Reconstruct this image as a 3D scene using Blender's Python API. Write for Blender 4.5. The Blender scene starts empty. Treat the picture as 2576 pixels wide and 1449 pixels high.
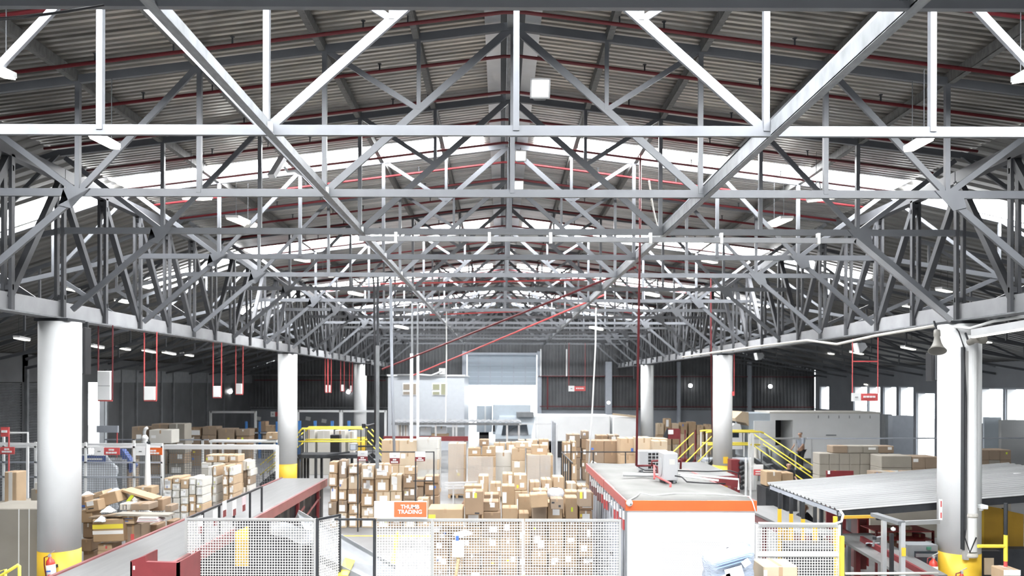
import bpy, math, random
from mathutils import Vector, Matrix, Euler
random.seed(7)
scene = bpy.context.scene
COL = scene.collection
R = math.radians
# ---------------------------------------------------------------- camera frame (metres; camera 4.6 m above the floor)
F, CX, CY, EYE, ROLL = 2000.0, 1260.0, 966.0, 4.6, R(0.16)
_c, _s = math.cos(ROLL), math.sin(ROLL)
def P(px, py, d):
    du, dv = px - CX, CY - py
    return Vector(((du * _c - dv * _s) * d / F, d, EYE + (du * _s + dv * _c) * d / F))
def X(px, d): return (px - CX) * d / F
def Z(py, d): return EYE + (CY - py) * d / F
ORD = ['zeroth', 'first', 'second', 'third', 'fourth', 'fifth', 'sixth', 'seventh', 'eighth', 'ninth', 'tenth', 'eleventh', 'twelfth',
       'thirteenth', 'fourteenth', 'fifteenth', 'sixteenth', 'seventeenth', 'eighteenth', 'nineteenth', 'twentieth', 'twenty-first',
       'twenty-second', 'twenty-third', 'twenty-fourth', 'twenty-fifth', 'twenty-sixth', 'twenty-seventh', 'twenty-eighth', 'twenty-ninth', 'thirtieth']
# ---------------------------------------------------------------- materials
MATS = {}
def mat(name, col, rough=0.6, metal=0.0, var=0.0, scale=4.0, emit=0.0, alpha=1.0, trans=0.0, bump=0.0, stretch=None, spec=0.5, ecol=None, detail=4.0):
    m = bpy.data.materials.new(name); m.use_nodes = True
    nt = m.node_tree; b = nt.nodes['Principled BSDF']
    b.inputs['Base Color'].default_value = (*col, 1)
    b.inputs['Roughness'].default_value = rough
    b.inputs['Metallic'].default_value = metal
    b.inputs['Specular IOR Level'].default_value = spec
    b.inputs['Alpha'].default_value = alpha
    b.inputs['Transmission Weight'].default_value = trans
    if emit:
        b.inputs['Emission Color'].default_value = (*(ecol or col), 1)
        b.inputs['Emission Strength'].default_value = emit
    if var or bump:
        tc = nt.nodes.new('ShaderNodeTexCoord'); mp = nt.nodes.new('ShaderNodeMapping')
        nz = nt.nodes.new('ShaderNodeTexNoise')
        nz.inputs['Scale'].default_value = scale; nz.inputs['Detail'].default_value = detail
        if stretch: mp.inputs['Scale'].default_value = stretch
        nt.links.new(tc.outputs['Object'], mp.inputs['Vector']); nt.links.new(mp.outputs['Vector'], nz.inputs['Vector'])
        if var:
            cr = nt.nodes.new('ShaderNodeValToRGB')
            cr.color_ramp.elements[0].position = 0.3; cr.color_ramp.elements[1].position = 0.7
            cr.color_ramp.elements[0].color = (*[max(0, c * (1 - var)) for c in col], 1)
            cr.color_ramp.elements[1].color = (*[min(1, c * (1 + var)) for c in col], 1)
            nt.links.new(nz.outputs['Fac'], cr.inputs['Fac']); nt.links.new(cr.outputs['Color'], b.inputs['Base Color'])
        if bump:
            bp = nt.nodes.new('ShaderNodeBump'); bp.inputs['Strength'].default_value = bump; bp.inputs['Distance'].default_value = 0.02
            nt.links.new(nz.outputs['Fac'], bp.inputs['Height']); nt.links.new(bp.outputs['Normal'], b.inputs['Normal'])
    MATS[name] = m
    return m
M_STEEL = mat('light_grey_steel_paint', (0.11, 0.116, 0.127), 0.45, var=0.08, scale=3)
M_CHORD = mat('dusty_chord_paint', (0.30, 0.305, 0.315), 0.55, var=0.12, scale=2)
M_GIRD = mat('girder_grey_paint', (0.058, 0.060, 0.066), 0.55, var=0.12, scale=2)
M_GALV = mat('galvanised_steel', (0.21, 0.22, 0.23), 0.5, 0.25, var=0.22, scale=5, stretch=(3, 1.2, 0.6))
M_PURL = mat('light_streaked_purlin_steel', (0.13, 0.13, 0.125), 0.65, 0.1, var=0.3, scale=6, stretch=(1, 3.2, 1))  # streaks put light coming through the corrugations into the colour
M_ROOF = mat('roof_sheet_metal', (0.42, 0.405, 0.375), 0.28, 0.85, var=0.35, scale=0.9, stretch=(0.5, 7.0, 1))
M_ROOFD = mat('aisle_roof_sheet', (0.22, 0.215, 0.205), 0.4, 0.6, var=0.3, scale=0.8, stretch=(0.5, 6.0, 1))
M_SKY = mat('daylight_skylight', (1, 1, 1), 0.5, emit=52.0, ecol=(0.97, 0.985, 1.0))
M_RED = mat('red_pipe_paint', (0.13, 0.012, 0.016), 0.5, var=0.1)
M_REDL = mat('bright_red_paint', (0.62, 0.10, 0.10), 0.45)
M_REDM = mat('maroon_steel_paint', (0.19, 0.028, 0.032), 0.45, var=0.15, scale=3)
M_PINK = mat('faded_red_side_paint', (0.27, 0.095, 0.095), 0.35, var=0.15, scale=2)
M_WHITE = mat('white_paint', (0.83, 0.84, 0.84), 0.55, var=0.03, scale=1.5)
M_WHITEM = mat('white_coated_wire', (0.80, 0.79, 0.77), 0.5)
M_YEL = mat('safety_yellow_paint', (0.86, 0.55, 0.05), 0.45, var=0.06, scale=2)
M_YELR = mat('bright_yellow_rail_paint', (0.90, 0.74, 0.08), 0.4)
M_OCH = mat('ochre_panel_paint', (0.62, 0.36, 0.04), 0.5, var=0.1, scale=2)
M_CONC = mat('concrete_floor', (0.23, 0.23, 0.23), 0.4, var=0.22, scale=0.7, bump=0.05)
M_FENCE = mat('zinc_fence_tube', (0.42, 0.42, 0.41), 0.5)
M_OFFICE = mat('white_office_panel', (0.55, 0.58, 0.62), 0.5, var=0.03)
M_CHUTE = mat('scuffed_chute_steel', (0.30, 0.31, 0.32), 0.35, 0.5, var=0.15, scale=2)
M_UNIT = mat('condenser_grey_white', (0.46, 0.47, 0.48), 0.5)
M_WALLD = mat('dark_wall_sheet', (0.12, 0.124, 0.13), 0.5, 0.2, var=0.2, scale=0.8)
M_WALLL = mat('pale_block_wall', (0.27, 0.285, 0.31), 0.7, var=0.06, scale=1)
M_DARK = mat('dark_steel', (0.035, 0.038, 0.043), 0.5, 0.2, var=0.2)
M_BLACK = mat('black_plastic', (0.015, 0.015, 0.018), 0.4)
M_GREYD = mat('mid_grey_paint', (0.20, 0.21, 0.22), 0.55, var=0.1)
M_BLUEG = mat('blue_grey_panel', (0.40, 0.43, 0.48), 0.5, var=0.05)
M_ORANGE = mat('orange_fascia_paint', (0.66, 0.125, 0.025), 0.4, var=0.06, scale=3)
M_FASR = mat('brick_red_side_fascia', (0.42, 0.10, 0.10), 0.45, var=0.05)  # redder and darker than the front fascia
M_CABR = mat('weathered_felt_roof', (0.19, 0.188, 0.18), 0.8, var=0.16, scale=1.4)
M_BELT = mat('rubber_belt', (0.20, 0.20, 0.198), 0.33, var=0.1, scale=1.5, stretch=(6, 0.6, 1))
M_ALU = mat('aluminium', (0.62, 0.63, 0.64), 0.35, 0.5, var=0.05)
M_GLASS = mat('dark_glass', (0.03, 0.04, 0.05), 0.08)
M_LAMP = mat('lamp_diffuser', (1, 0.97, 0.88), 0.5, emit=5.0, ecol=(1.0, 0.95, 0.82))
M_FLOOD = mat('floodlight_glass', (1, 0.98, 0.92), 0.3, emit=1.3, ecol=(1.0, 0.97, 0.9))
M_PAPER = mat('label_paper', (0.86, 0.86, 0.85), 0.6)
M_PINKP = mat('pink_label_paper', (0.80, 0.62, 0.64), 0.6)
M_BLUE = mat('blue_print', (0.07, 0.17, 0.55), 0.5)
M_LIME = mat('lime_sticker', (0.68, 0.80, 0.06), 0.5)
M_YTAPE = mat('yellow_tape', (0.85, 0.72, 0.08), 0.4)
M_TAPE = mat('brown_tape', (0.42, 0.29, 0.18), 0.25)
M_CLEAR = mat('clear_tape', (0.72, 0.70, 0.66), 0.2)
M_WRAP = mat('stretch_wrap_film', (0.80, 0.82, 0.83), 0.12, alpha=0.33, bump=0.6, scale=9, stretch=(1, 1, 4))
M_PLAST = mat('cloudy_plastic_sheet', (0.80, 0.84, 0.89), 0.2, alpha=0.96, bump=0.7, scale=5)
M_WOOD = mat('pallet_wood', (0.52, 0.37, 0.22), 0.75, var=0.2, scale=4, stretch=(1, 8, 8))
M_BLUEP = mat('blue_rack_paint', (0.06, 0.20, 0.50), 0.5)
M_NAVY = mat('navy_print', (0.06, 0.11, 0.33), 0.5)
M_SKIN = mat('skin', (0.42, 0.26, 0.18), 0.55)
M_HAIR = mat('dark_hair', (0.02, 0.016, 0.014), 0.6)
M_CLOB = mat('black_cloth', (0.02, 0.021, 0.026), 0.85)
M_CLOG = mat('grey_cloth', (0.30, 0.33, 0.38), 0.85)
M_TRUCK = mat('pale_truck_paint', (0.50, 0.56, 0.61), 0.4, var=0.03)
M_CORR = mat('white_roof_sheet', (0.30, 0.305, 0.305), 0.5, var=0.12, scale=1.0, stretch=(0.4, 3, 1))
M_CARD = [mat('cardboard_%s' % n, c, 0.75, var=0.07, scale=2.5) for n, c in
          (('tan', (0.40, 0.28, 0.17)), ('brown', (0.30, 0.205, 0.13)), ('light', (0.49, 0.36, 0.235)), ('dull', (0.285, 0.215, 0.155)), ('cream', (0.56, 0.45, 0.32)))]
M_CARDG = mat('cardboard_grey', (0.31, 0.285, 0.245), 0.8, var=0.06, scale=2)
M_CARDW = mat('cardboard_white', (0.62, 0.60, 0.55), 0.7, var=0.04, scale=2)
# ---------------------------------------------------------------- tagging and mesh building
def tag(o, label=None, cat=None, group=None, kind=None):
    if label: o['label'] = label
    if cat: o['category'] = cat
    if group: o['group'] = group
    if kind: o['kind'] = kind
    return o
def thing(name, loc, label, cat, group=None, rz=0.0):
    o = bpy.data.objects.new(name, None); COL.objects.link(o)
    o.location = loc; o.rotation_euler = (0, 0, rz); o.empty_display_size = 0.2
    return tag(o, label, cat, group)
class MB:
    def __init__(s): s.v = []; s.f = []
    def add(s, vs, fs):
        n = len(s.v); s.v += [Vector(v) for v in vs]; s.f += [tuple(i + n for i in f) for f in fs]; return s
    def box(s, x0, x1, y0, y1, z0, z1):
        return s.add([(x0, y0, z0), (x1, y0, z0), (x1, y1, z0), (x0, y1, z0), (x0, y0, z1), (x1, y0, z1), (x1, y1, z1), (x0, y1, z1)],
                     [(3, 2, 1, 0), (4, 5, 6, 7), (0, 1, 5, 4), (1, 2, 6, 5), (2, 3, 7, 6), (3, 0, 4, 7)])
    def cbox(s, x0, x1, y0, y1, z0, z1, c=0.01):
        # box with chamfered edges
        vs = []; idx = {}
        for i, xs in enumerate((x0, x1)):
            for j, ys in enumerate((y0, y1)):
                for k, zs in enumerate((z0, z1)):
                    sx, sy, sz = (1 if i == 0 else -1), (1 if j == 0 else -1), (1 if k == 0 else -1)
                    for a, v in enumerate(((xs, ys + sy * c, zs + sz * c), (xs + sx * c, ys, zs + sz * c), (xs + sx * c, ys + sy * c, zs))):
                        idx[(i, j, k, a)] = len(vs); vs.append(v)
        I = idx; fs = []
        for t in (0, 1):
            fs.append([I[(t, 0, 0, 0)], I[(t, 0, 1, 0)], I[(t, 1, 1, 0)], I[(t, 1, 0, 0)]][::(1 if t == 0 else -1)])
            fs.append([I[(0, t, 0, 1)], I[(1, t, 0, 1)], I[(1, t, 1, 1)], I[(0, t, 1, 1)]][::(1 if t == 0 else -1)])
            fs.append([I[(0, 0, t, 2)], I[(0, 1, t, 2)], I[(1, 1, t, 2)], I[(1, 0, t, 2)]][::(1 if t == 0 else -1)])
        for a in (0, 1):
            for b in (0, 1):
                fs.append((I[(a, b, 0, 0)], I[(a, b, 0, 1)], I[(a, b, 1, 1)], I[(a, b, 1, 0)]))
                fs.append((I[(a, 0, b, 0)], I[(a, 0, b, 2)], I[(a, 1, b, 2)], I[(a, 1, b, 0)]))
                fs.append((I[(0, a, b, 1)], I[(0, a, b, 2)], I[(1, a, b, 2)], I[(1, a, b, 1)]))
                for c2 in (0, 1): fs.append((I[(a, b, c2, 0)], I[(a, b, c2, 1)], I[(a, b, c2, 2)]))
        return s.add(vs, fs)
    def bar(s, p, q, w, h, up=(0, 0, 1)):
        p, q = Vector(p), Vector(q); d = (q - p).normalized(); u = Vector(up)
        if abs(d.dot(u)) > 0.98: u = Vector((0, 1, 0))
        a = d.cross(u).normalized(); b = a.cross(d).normalized()
        a *= w / 2; b *= h / 2
        return s.add([p - a - b, p + a - b, p + a + b, p - a + b, q - a - b, q + a - b, q + a + b, q - a + b],
                     [(0, 1, 2, 3), (7, 6, 5, 4), (0, 4, 5, 1), (1, 5, 6, 2), (2, 6, 7, 3), (3, 7, 4, 0)])
    def cyl(s, p, q, r0, r1=None, n=12, caps=True):
        r1 = r0 if r1 is None else r1
        p, q = Vector(p), Vector(q); d = (q - p).normalized()
        u = Vector((0, 0, 1)) if abs(d.z) < 0.95 else Vector((1, 0, 0))
        a = d.cross(u).normalized(); b = a.cross(d).normalized()
        vs = []
        for c, r in ((p, r0), (q, r1)):
            for i in range(n):
                t = 2 * math.pi * i / n; vs.append(c + a * math.cos(t) * r + b * math.sin(t) * r)
        fs = [(i, (i + 1) % n, n + (i + 1) % n, n + i) for i in range(n)]
        if caps: fs += [tuple(range(n - 1, -1, -1)), tuple(range(n, 2 * n))]
        return s.add(vs, fs)
    def tube(s, pts, r, n=8):
        pts = [Vector(p) for p in pts]; vs = []; m = len(pts)
        prev = None
        for i, p in enumerate(pts):
            d = (pts[min(i + 1, m - 1)] - pts[max(i - 1, 0)]).normalized()
            if prev is None:
                u = Vector((0, 0, 1)) if abs(d.z) < 0.9 else Vector((1, 0, 0))
                a = d.cross(u).normalized()
            else: a = (prev - d * prev.dot(d)).normalized()
            prev = a; b = d.cross(a)
            for k in range(n):
                t = 2 * math.pi * k / n; vs.append(p + a * math.cos(t) * r + b * math.sin(t) * r)
        fs = [(i * n + k, i * n + (k + 1) % n, (i + 1) * n + (k + 1) % n, (i + 1) * n + k) for i in range(m - 1) for k in range(n)]
        fs += [tuple(range(n - 1, -1, -1)), tuple(range((m - 1) * n, m * n))]
        return s.add(vs, fs)
    def lathe(s, c, prof, n=16, axis='z'):
        c = Vector(c); vs = []; m = len(prof)
        for r, h in prof:
            for k in range(n):
                t = 2 * math.pi * k / n
                v = (r * math.cos(t), r * math.sin(t), h)
                if axis == 'x': v = (h, r * math.cos(t), r * math.sin(t))
                if axis == 'y': v = (r * math.cos(t), h, r * math.sin(t))
                vs.append(c + Vector(v))
        fs = [(i * n + k, i * n + (k + 1) % n, (i + 1) * n + (k + 1) % n, (i + 1) * n + k) for i in range(m - 1) for k in range(n)]
        fs += [tuple(range(n - 1, -1, -1)), tuple(range((m - 1) * n, m * n))]
        return s.add(vs, fs)
    def prism(s, pts, ext):
        e = Vector(ext); n = len(pts); pts = [Vector(p) for p in pts]
        return s.add(pts + [p + e for p in pts], [tuple(range(n - 1, -1, -1)), tuple(range(n, 2 * n))] + [(i, (i + 1) % n, n + (i + 1) % n, n + i) for i in range(n)])
    def sheet(s, rows, cols, fn):
        # smooth sheet: fn(i, j) -> point
        vs = [fn(i, j) for i in range(rows) for j in range(cols)]
        fs = [(i * cols + j, i * cols + j + 1, (i + 1) * cols + j + 1, (i + 1) * cols + j) for i in range(rows - 1) for j in range(cols - 1)]
        return s.add(vs, fs)
    def build(s, name, m, parent=None, smooth=False, solid=0.0):
        if parent is not None: org = parent.location if parent.parent is None else parent.location + parent.parent.location
        else:
            xs = [v.x for v in s.v]; ys = [v.y for v in s.v]; zs = [v.z for v in s.v]
            org = Vector(((min(xs) + max(xs)) / 2, (min(ys) + max(ys)) / 2, min(zs)))
        me = bpy.data.meshes.new(name)
        me.from_pydata([v - Vector(org) for v in s.v], [], s.f); me.update()
        if smooth:
            for p in me.polygons: p.use_smooth = True
        me.materials.append(m)
        o = bpy.data.objects.new(name, me); COL.objects.link(o)
        if parent is not None:
            o.parent = parent
        else: o.location = org
        if solid:
            md = o.modifiers.new('solid', 'SOLIDIFY'); md.thickness = solid; md.offset = 0
        return o
def copy_tree(o, parent=None):
    c = o.copy(); COL.objects.link(c)
    if parent is not None: c.parent = parent
    for ch in list(o.children): copy_tree(ch, c)
    return c
def struct(name, mb, m, **k): return tag(mb.build(name, m, **k), kind='structure')
def bx(name, m, parent, *a):
    return MB().box(*a).build(name, m, parent)
def text(s, size, loc, rot, m, parent, ext=0.003, off=0.0, space=0.8):
    cu = bpy.data.curves.new('lettering', 'FONT'); cu.body = s; cu.size = size; cu.extrude = ext; cu.offset = off
    cu.align_x = 'CENTER'; cu.align_y = 'CENTER'; cu.space_line = space
    cu.materials.append(m)
    c_ = bpy.data.objects.new('lettering_curve', cu); COL.objects.link(c_); bpy.context.view_layer.update()
    me = bpy.data.meshes.new_from_object(c_.evaluated_get(bpy.context.evaluated_depsgraph_get())); me.name = 'lettering'
    bpy.data.objects.remove(c_); o = bpy.data.objects.new('lettering', me); COL.objects.link(o)
    o.parent = parent; o.location = Vector(loc) - parent.location; o.rotation_euler = rot
    return o
# ---------------------------------------------------------------- the building shell
X0 = 0.18                       # ridge line
LC, RC = -9.04, 9.40            # the two column lines
LW, RW, DE, DB = -20.1, 25.3, 64.0, -9.0    # side walls, end wall, wall behind
ROOF = lambda u: 10.60 - 0.125 * u          # underside of the nave roof, u metres from the ridge
EDGE = 9.22
ZE = ROOF(EDGE)
struct('floor', MB().box(LW - 0.3, RW + 1.2, DB, DE + 0.2, -0.2, 0), M_CONC)
struct('ground_outside', MB().box(-45, 60, DE + 0.2, DE + 45, -0.2, -0.02).box(RW + 1.2, 60, DB, DE + 0.2, -0.2, -0.02).box(-45, LW - 0.3, DB, DE + 0.2, -0.2, -0.02).box(-45, 60, DB - 40, DB, -0.2, -0.02), M_CONC)
STRIPS = [(-8.2, -7.3), (7.3, 9.2), (18.75, 20.0), (28.6, 29.9), (39.2, 40.5), (50.3, 51.3), (57.9, 58.5)]  # first strip is unseen, added behind the camera as front fill light
def corrug(y0, y1, a, b, pitch=0.15, dep=0.07):
    """trapezoid sheet whose ribs run from a=(x,z) to b=(x,z)"""
    mb = MB(); prof = []; y = y0
    while y < y1 - 1e-6:
        for fy, dz in ((0, 0), (0.46, 0), (0.57, dep), (0.89, dep)):
            yy = y + fy * pitch
            if yy <= y1: prof.append((yy, dz))
        y += pitch
    prof.append((y1, 0))
    mb.sheet(len(prof), 2, lambda i, j: (((a, b)[j])[0], prof[i][0], ((a, b)[j])[1] + prof[i][1]))
    return mb
ceil = MB(); sky_n = 0
ys = [DB] + [v for s in STRIPS for v in s] + [DE]
for k in range(0, len(ys), 2):
    for sg in (-1, 1):
        c = corrug(ys[k], ys[k + 1], (X0 + sg * 0.28, ROOF(0.28)), (X0 + sg * (EDGE + 0.25), ROOF(EDGE + 0.25)))
        ceil.add(c.v, c.f)
# the parts of the roof between a skylight and the ridge, or past the skylight's end
for a, b in STRIPS:
    for sg in (-1, 1):
        c = corrug(a, b, (X0 + sg * 0.28, ROOF(0.28)), (X0 + sg * 0.62, ROOF(0.62))); ceil.add(c.v, c.f)
struct('ceiling', ceil, M_ROOF)
for a, b in STRIPS:
    for sg in (-1, 1):
        mb = MB(); u0, u1 = 0.62, EDGE + 0.25
        mb.prism([(X0 + sg * u0, a, ROOF(u0)), (X0 + sg * u0, b, ROOF(u0)), (X0 + sg * u1, b, ROOF(u1)), (X0 + sg * u1, a, ROOF(u1))], (0, 0, 0.03))
        sky_n += 1; struct('window_%d' % sky_n, mb, M_SKY)
cap = MB().box(X0 - 0.35, X0 + 0.35, DB, DE, 10.78, 10.83)
struct('ceiling_ridge_cap', cap, M_DARK)
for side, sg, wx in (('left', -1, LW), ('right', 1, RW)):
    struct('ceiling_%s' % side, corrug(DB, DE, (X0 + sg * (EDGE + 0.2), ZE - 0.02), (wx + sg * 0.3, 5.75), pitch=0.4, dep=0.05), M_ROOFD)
for a, b in STRIPS[2:5]:
    for sg, wx in ((-1, LW), (1, RW)):
        zs = lambda u: ZE - 0.05 + (5.72 - ZE) * (u - EDGE) / (abs(wx + sg * 0.3 - X0) - EDGE)
        u0, u1 = EDGE + 0.5, EDGE + 4.0
        a2, b2 = a + 0.15, b - 0.45
        sky_n += 1; struct('window_%d' % sky_n, MB().prism([(X0 + sg * u0, a2, zs(u0)), (X0 + sg * u0, b2, zs(u0)), (X0 + sg * u1, b2, zs(u1)), (X0 + sg * u1, a2, zs(u1))], (0, 0, 0.02)), M_SKY)
# walls ------------------------------------------------------------
def zr(x):
    u = abs(x - X0)
    if u < EDGE: return ROOF(u)
    wx = LW if x < X0 else RW
    t = (u - EDGE) / (abs(wx - X0) - EDGE)
    return ZE + (5.75 - ZE) * t
DX0, DX1, DZT = X(1174, DE), X(1351, DE), Z(893, DE)
PL = 2.55                        # top of the pale lower wall
mb = MB(); prof = []; x = LW
while x < RW:
    for fx, dy in ((0, 0), (0.5, 0), (0.62, 0.05), (0.88, 0.05)): prof.append((x + fx * 0.27, dy))
    x += 0.27
for i in range(len(prof) - 1):
    (xa, da), (xb, db) = prof[i], prof[i + 1]
    if xb > RW: break
    z0 = DZT if (xb > DX0 and xa < DX1) else PL
    mb.add([(xa, DE + da, z0), (xb, DE + db, z0), (xb, DE + db, zr(xb) + 0.06), (xa, DE + da, zr(xa) + 0.06)], [(0, 1, 2, 3)])
struct('wall_end', mb, M_WALLD)
struct('wall_end_lower', MB().box(LW, DX0, DE - 0.12, DE + 0.12, 0, PL).box(DX1, RW, DE - 0.12, DE + 0.12, 0, PL), M_WALLL)
wb = MB().box(LW, RW, DB - 0.2, DB, 3.3, 11)
for a, b in ((LW, -14.5), (-8.6, -8.2), (-2.2, -1.8), (4.2, 4.6), (10.6, 11.0), (17.4, RW)): wb.box(a, b, DB - 0.2, DB, 0, 3.3)   # openings added to let in fill light from behind the camera
struct('wall_back', wb, M_WALLD)
for n, zz, m in ((1, 5.22, M_GALV), (2, PL + 0.06, M_GALV)):
    struct('trim_%d' % n, MB().box(LW, DX0 - 0.2, DE - 0.22, DE - 0.1, zz, zz + 0.1).box(DX1 + 0.2, RW, DE - 0.22, DE - 0.1, zz, zz + 0.1), m)
struct('trim_3', MB().box(DX0 - 0.35, DX0, DE - 0.3, DE, 0, DZT + 0.3).box(DX1, DX1 + 0.35, DE - 0.3, DE, 0, DZT + 0.3).box(DX0, DX1, DE - 0.3, DE, DZT, DZT + 0.18), M_BLUEG)
# roller door, two thirds rolled up: curtain of slats with guides
zb = Z(969, DE)
door = MB(); k = 0; z = zb
while z < DZT:
    door.box(DX0 + 0.05, DX1 - 0.05, DE - 0.06, DE - 0.02, z, z + 0.30)
    z += 0.36
M_SHUT = mat('translucent_shutter', (0.34, 0.39, 0.44), 0.4, trans=0.25)
dr = struct('door_1', door, M_SHUT)
z = zb
while z < DZT:
    bx('slat_joint', M_BLUEG if z > 5.6 else M_TRUCK, dr, DX0 + 0.05, DX1 - 0.05, DE - 0.05, DE - 0.03, z + 0.30, z + 0.36); z += 0.36
for i in range(1, 6):
    xx = DX0 + (DX1 - DX0) * i / 6
    bx('curtain_strap', M_BLUEG, dr, xx - 0.05, xx + 0.05, DE - 0.1, DE - 0.07, zb, DZT)
# left side wall: sheet panels, shutters and one open doorway
mb = MB()
segs = [(DB, 31.55), (33.4, 33.8), (37.9, 38.75), (40.3, DE)]
for a, b in segs: mb.box(LW - 0.25, LW, a, b, 0, 5.8)
mb.box(LW - 0.25, LW, 38.75, 40.3, 4.62, 5.8)
mb.box(LW - 0.25, LW, 31.4, 38.0, 4.62, 5.8)
struct('wall_left', mb, M_WALLD)
for n, (a, b) in enumerate(((31.5, 33.45), (33.75, 37.95))):
    s = MB(); z = 0.0
    while z < 4.6:
        s.add([(LW - 0.10, a, z), (LW - 0.10, b, z), (LW - 0.02, b, z + 0.075), (LW - 0.02, a, z + 0.075), (LW - 0.10, a, z + 0.11), (LW - 0.10, b, z + 0.11)], [(0, 1, 2, 3), (3, 2, 5, 4)])
        z += 0.11
    struct('door_%d' % (n + 2), s, M_GALV)
tn = 4
for a in (31.45, 33.6, 38.0, 40.4, 42.0, 43.7, 46.9, 48.6, 51.5, 54.2, 57.5):
    struct('trim_%d' % tn, MB().box(LW, LW + 0.12, a - 0.07, a + 0.07, 0, 5.3), M_GALV if tn % 2 else M_GREYD); tn += 1
struct('trim_%d' % tn, MB().box(LW, LW + 0.06, 40.3, DE, 4.62, 5.3), M_GREYD); tn += 1
# right side wall: thick wall with a row of bright openings
op = [(61.2, 62.9, 2.7, 4.45), (54.85, 56.9, 2.7, 4.45), (52.95, 54.65, 2.7, 4.45), (50.8, 52.5, 2.4, 4.45), (48.7, 50.4, 2.0, 4.45),
      (46.3, 48.3, 0.0, 4.1), (43.2, 45.6, 0.0, 4.3), (40.0, 42.0, 2.6, 4.4), (37.6, 39.8, 2.6, 4.4), (33.5, 36.5, 2.6, 4.4)]
mb = MB(); last = DE
TH = 0.5
for a, b, z0, z1 in op:
    mb.box(RW, RW + TH, b, last, 0, 5.8)
    if z0 > 0: mb.box(RW, RW + TH, a, b, 0, z0)
    mb.box(RW, RW + TH, a, b, z1, 5.8); last = a
mb.box(RW, RW + TH, DB, last, 0, 5.8)
struct('wall_right', mb, M_WALLL)
for n, (a, b, z0, z1) in enumerate(op):
    f = MB()
    for ya, yb, za, zb_ in ((a - 0.09, a, z0, z1), (b, b + 0.09, z0, z1), (a - 0.09, b + 0.09, z1, z1 + 0.09)): f.box(RW - 0.05, RW + 0.02, ya, yb, za, zb_)
    struct('trim_%d' % tn, f, M_BLUEG); tn += 1
    struct('trim_%d' % tn, MB().box(RW + 0.03, RW + TH - 0.01, b - 0.03, b - 0.002, z0, z1).box(RW + 0.03, RW + TH - 0.01, a + 0.002, a + 0.03, z0, z1), M_WHITE); tn += 1
# yellow lines on the floor
for (a, b) in ((P(1000, 1334, 24.8), P(985, 1449, 19.3)), (P(835, 1350, 24.0), P(1090, 1344, 24.0))):
    a.z = b.z = 0.004
    struct('floor_line', MB().bar(a, b, 0.1, 0.004), M_YEL)
# ---------------------------------------------------------------- columns
def column(cx, d, label):
    t = thing('support_column', (cx, d, 0), label, 'column'); t['kind'] = 'thing'
    MB().cyl((cx, d, 1.2), (cx, d, 5.84), 0.40, n=40).build('shaft', M_WHITE, t, smooth=False)
    MB().cyl((cx, d, 0), (cx, d, 1.2), 0.403, n=40).build('painted_band', M_YEL, t)
    MB().box(cx - 0.34, cx + 0.34, d - 0.34, d + 0.34, 5.84, 5.90).build('cap_plate', M_DARK, t)
    for p in t.children:
        if p.name.startswith(('shaft', 'painted')):
            for f in p.data.polygons: f.use_smooth = len(f.vertices) == 4
    return t
for d, nm in ((16.3, 'nearest'), (33.7, 'middle'), (51.1, 'farthest')):
    column(LC, d, 'white round column with yellow base, %s of the row on the shutter wall side' % nm)
    column(RC, d, 'white round column with yellow base, %s of the row on the window wall side' % nm)
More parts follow.
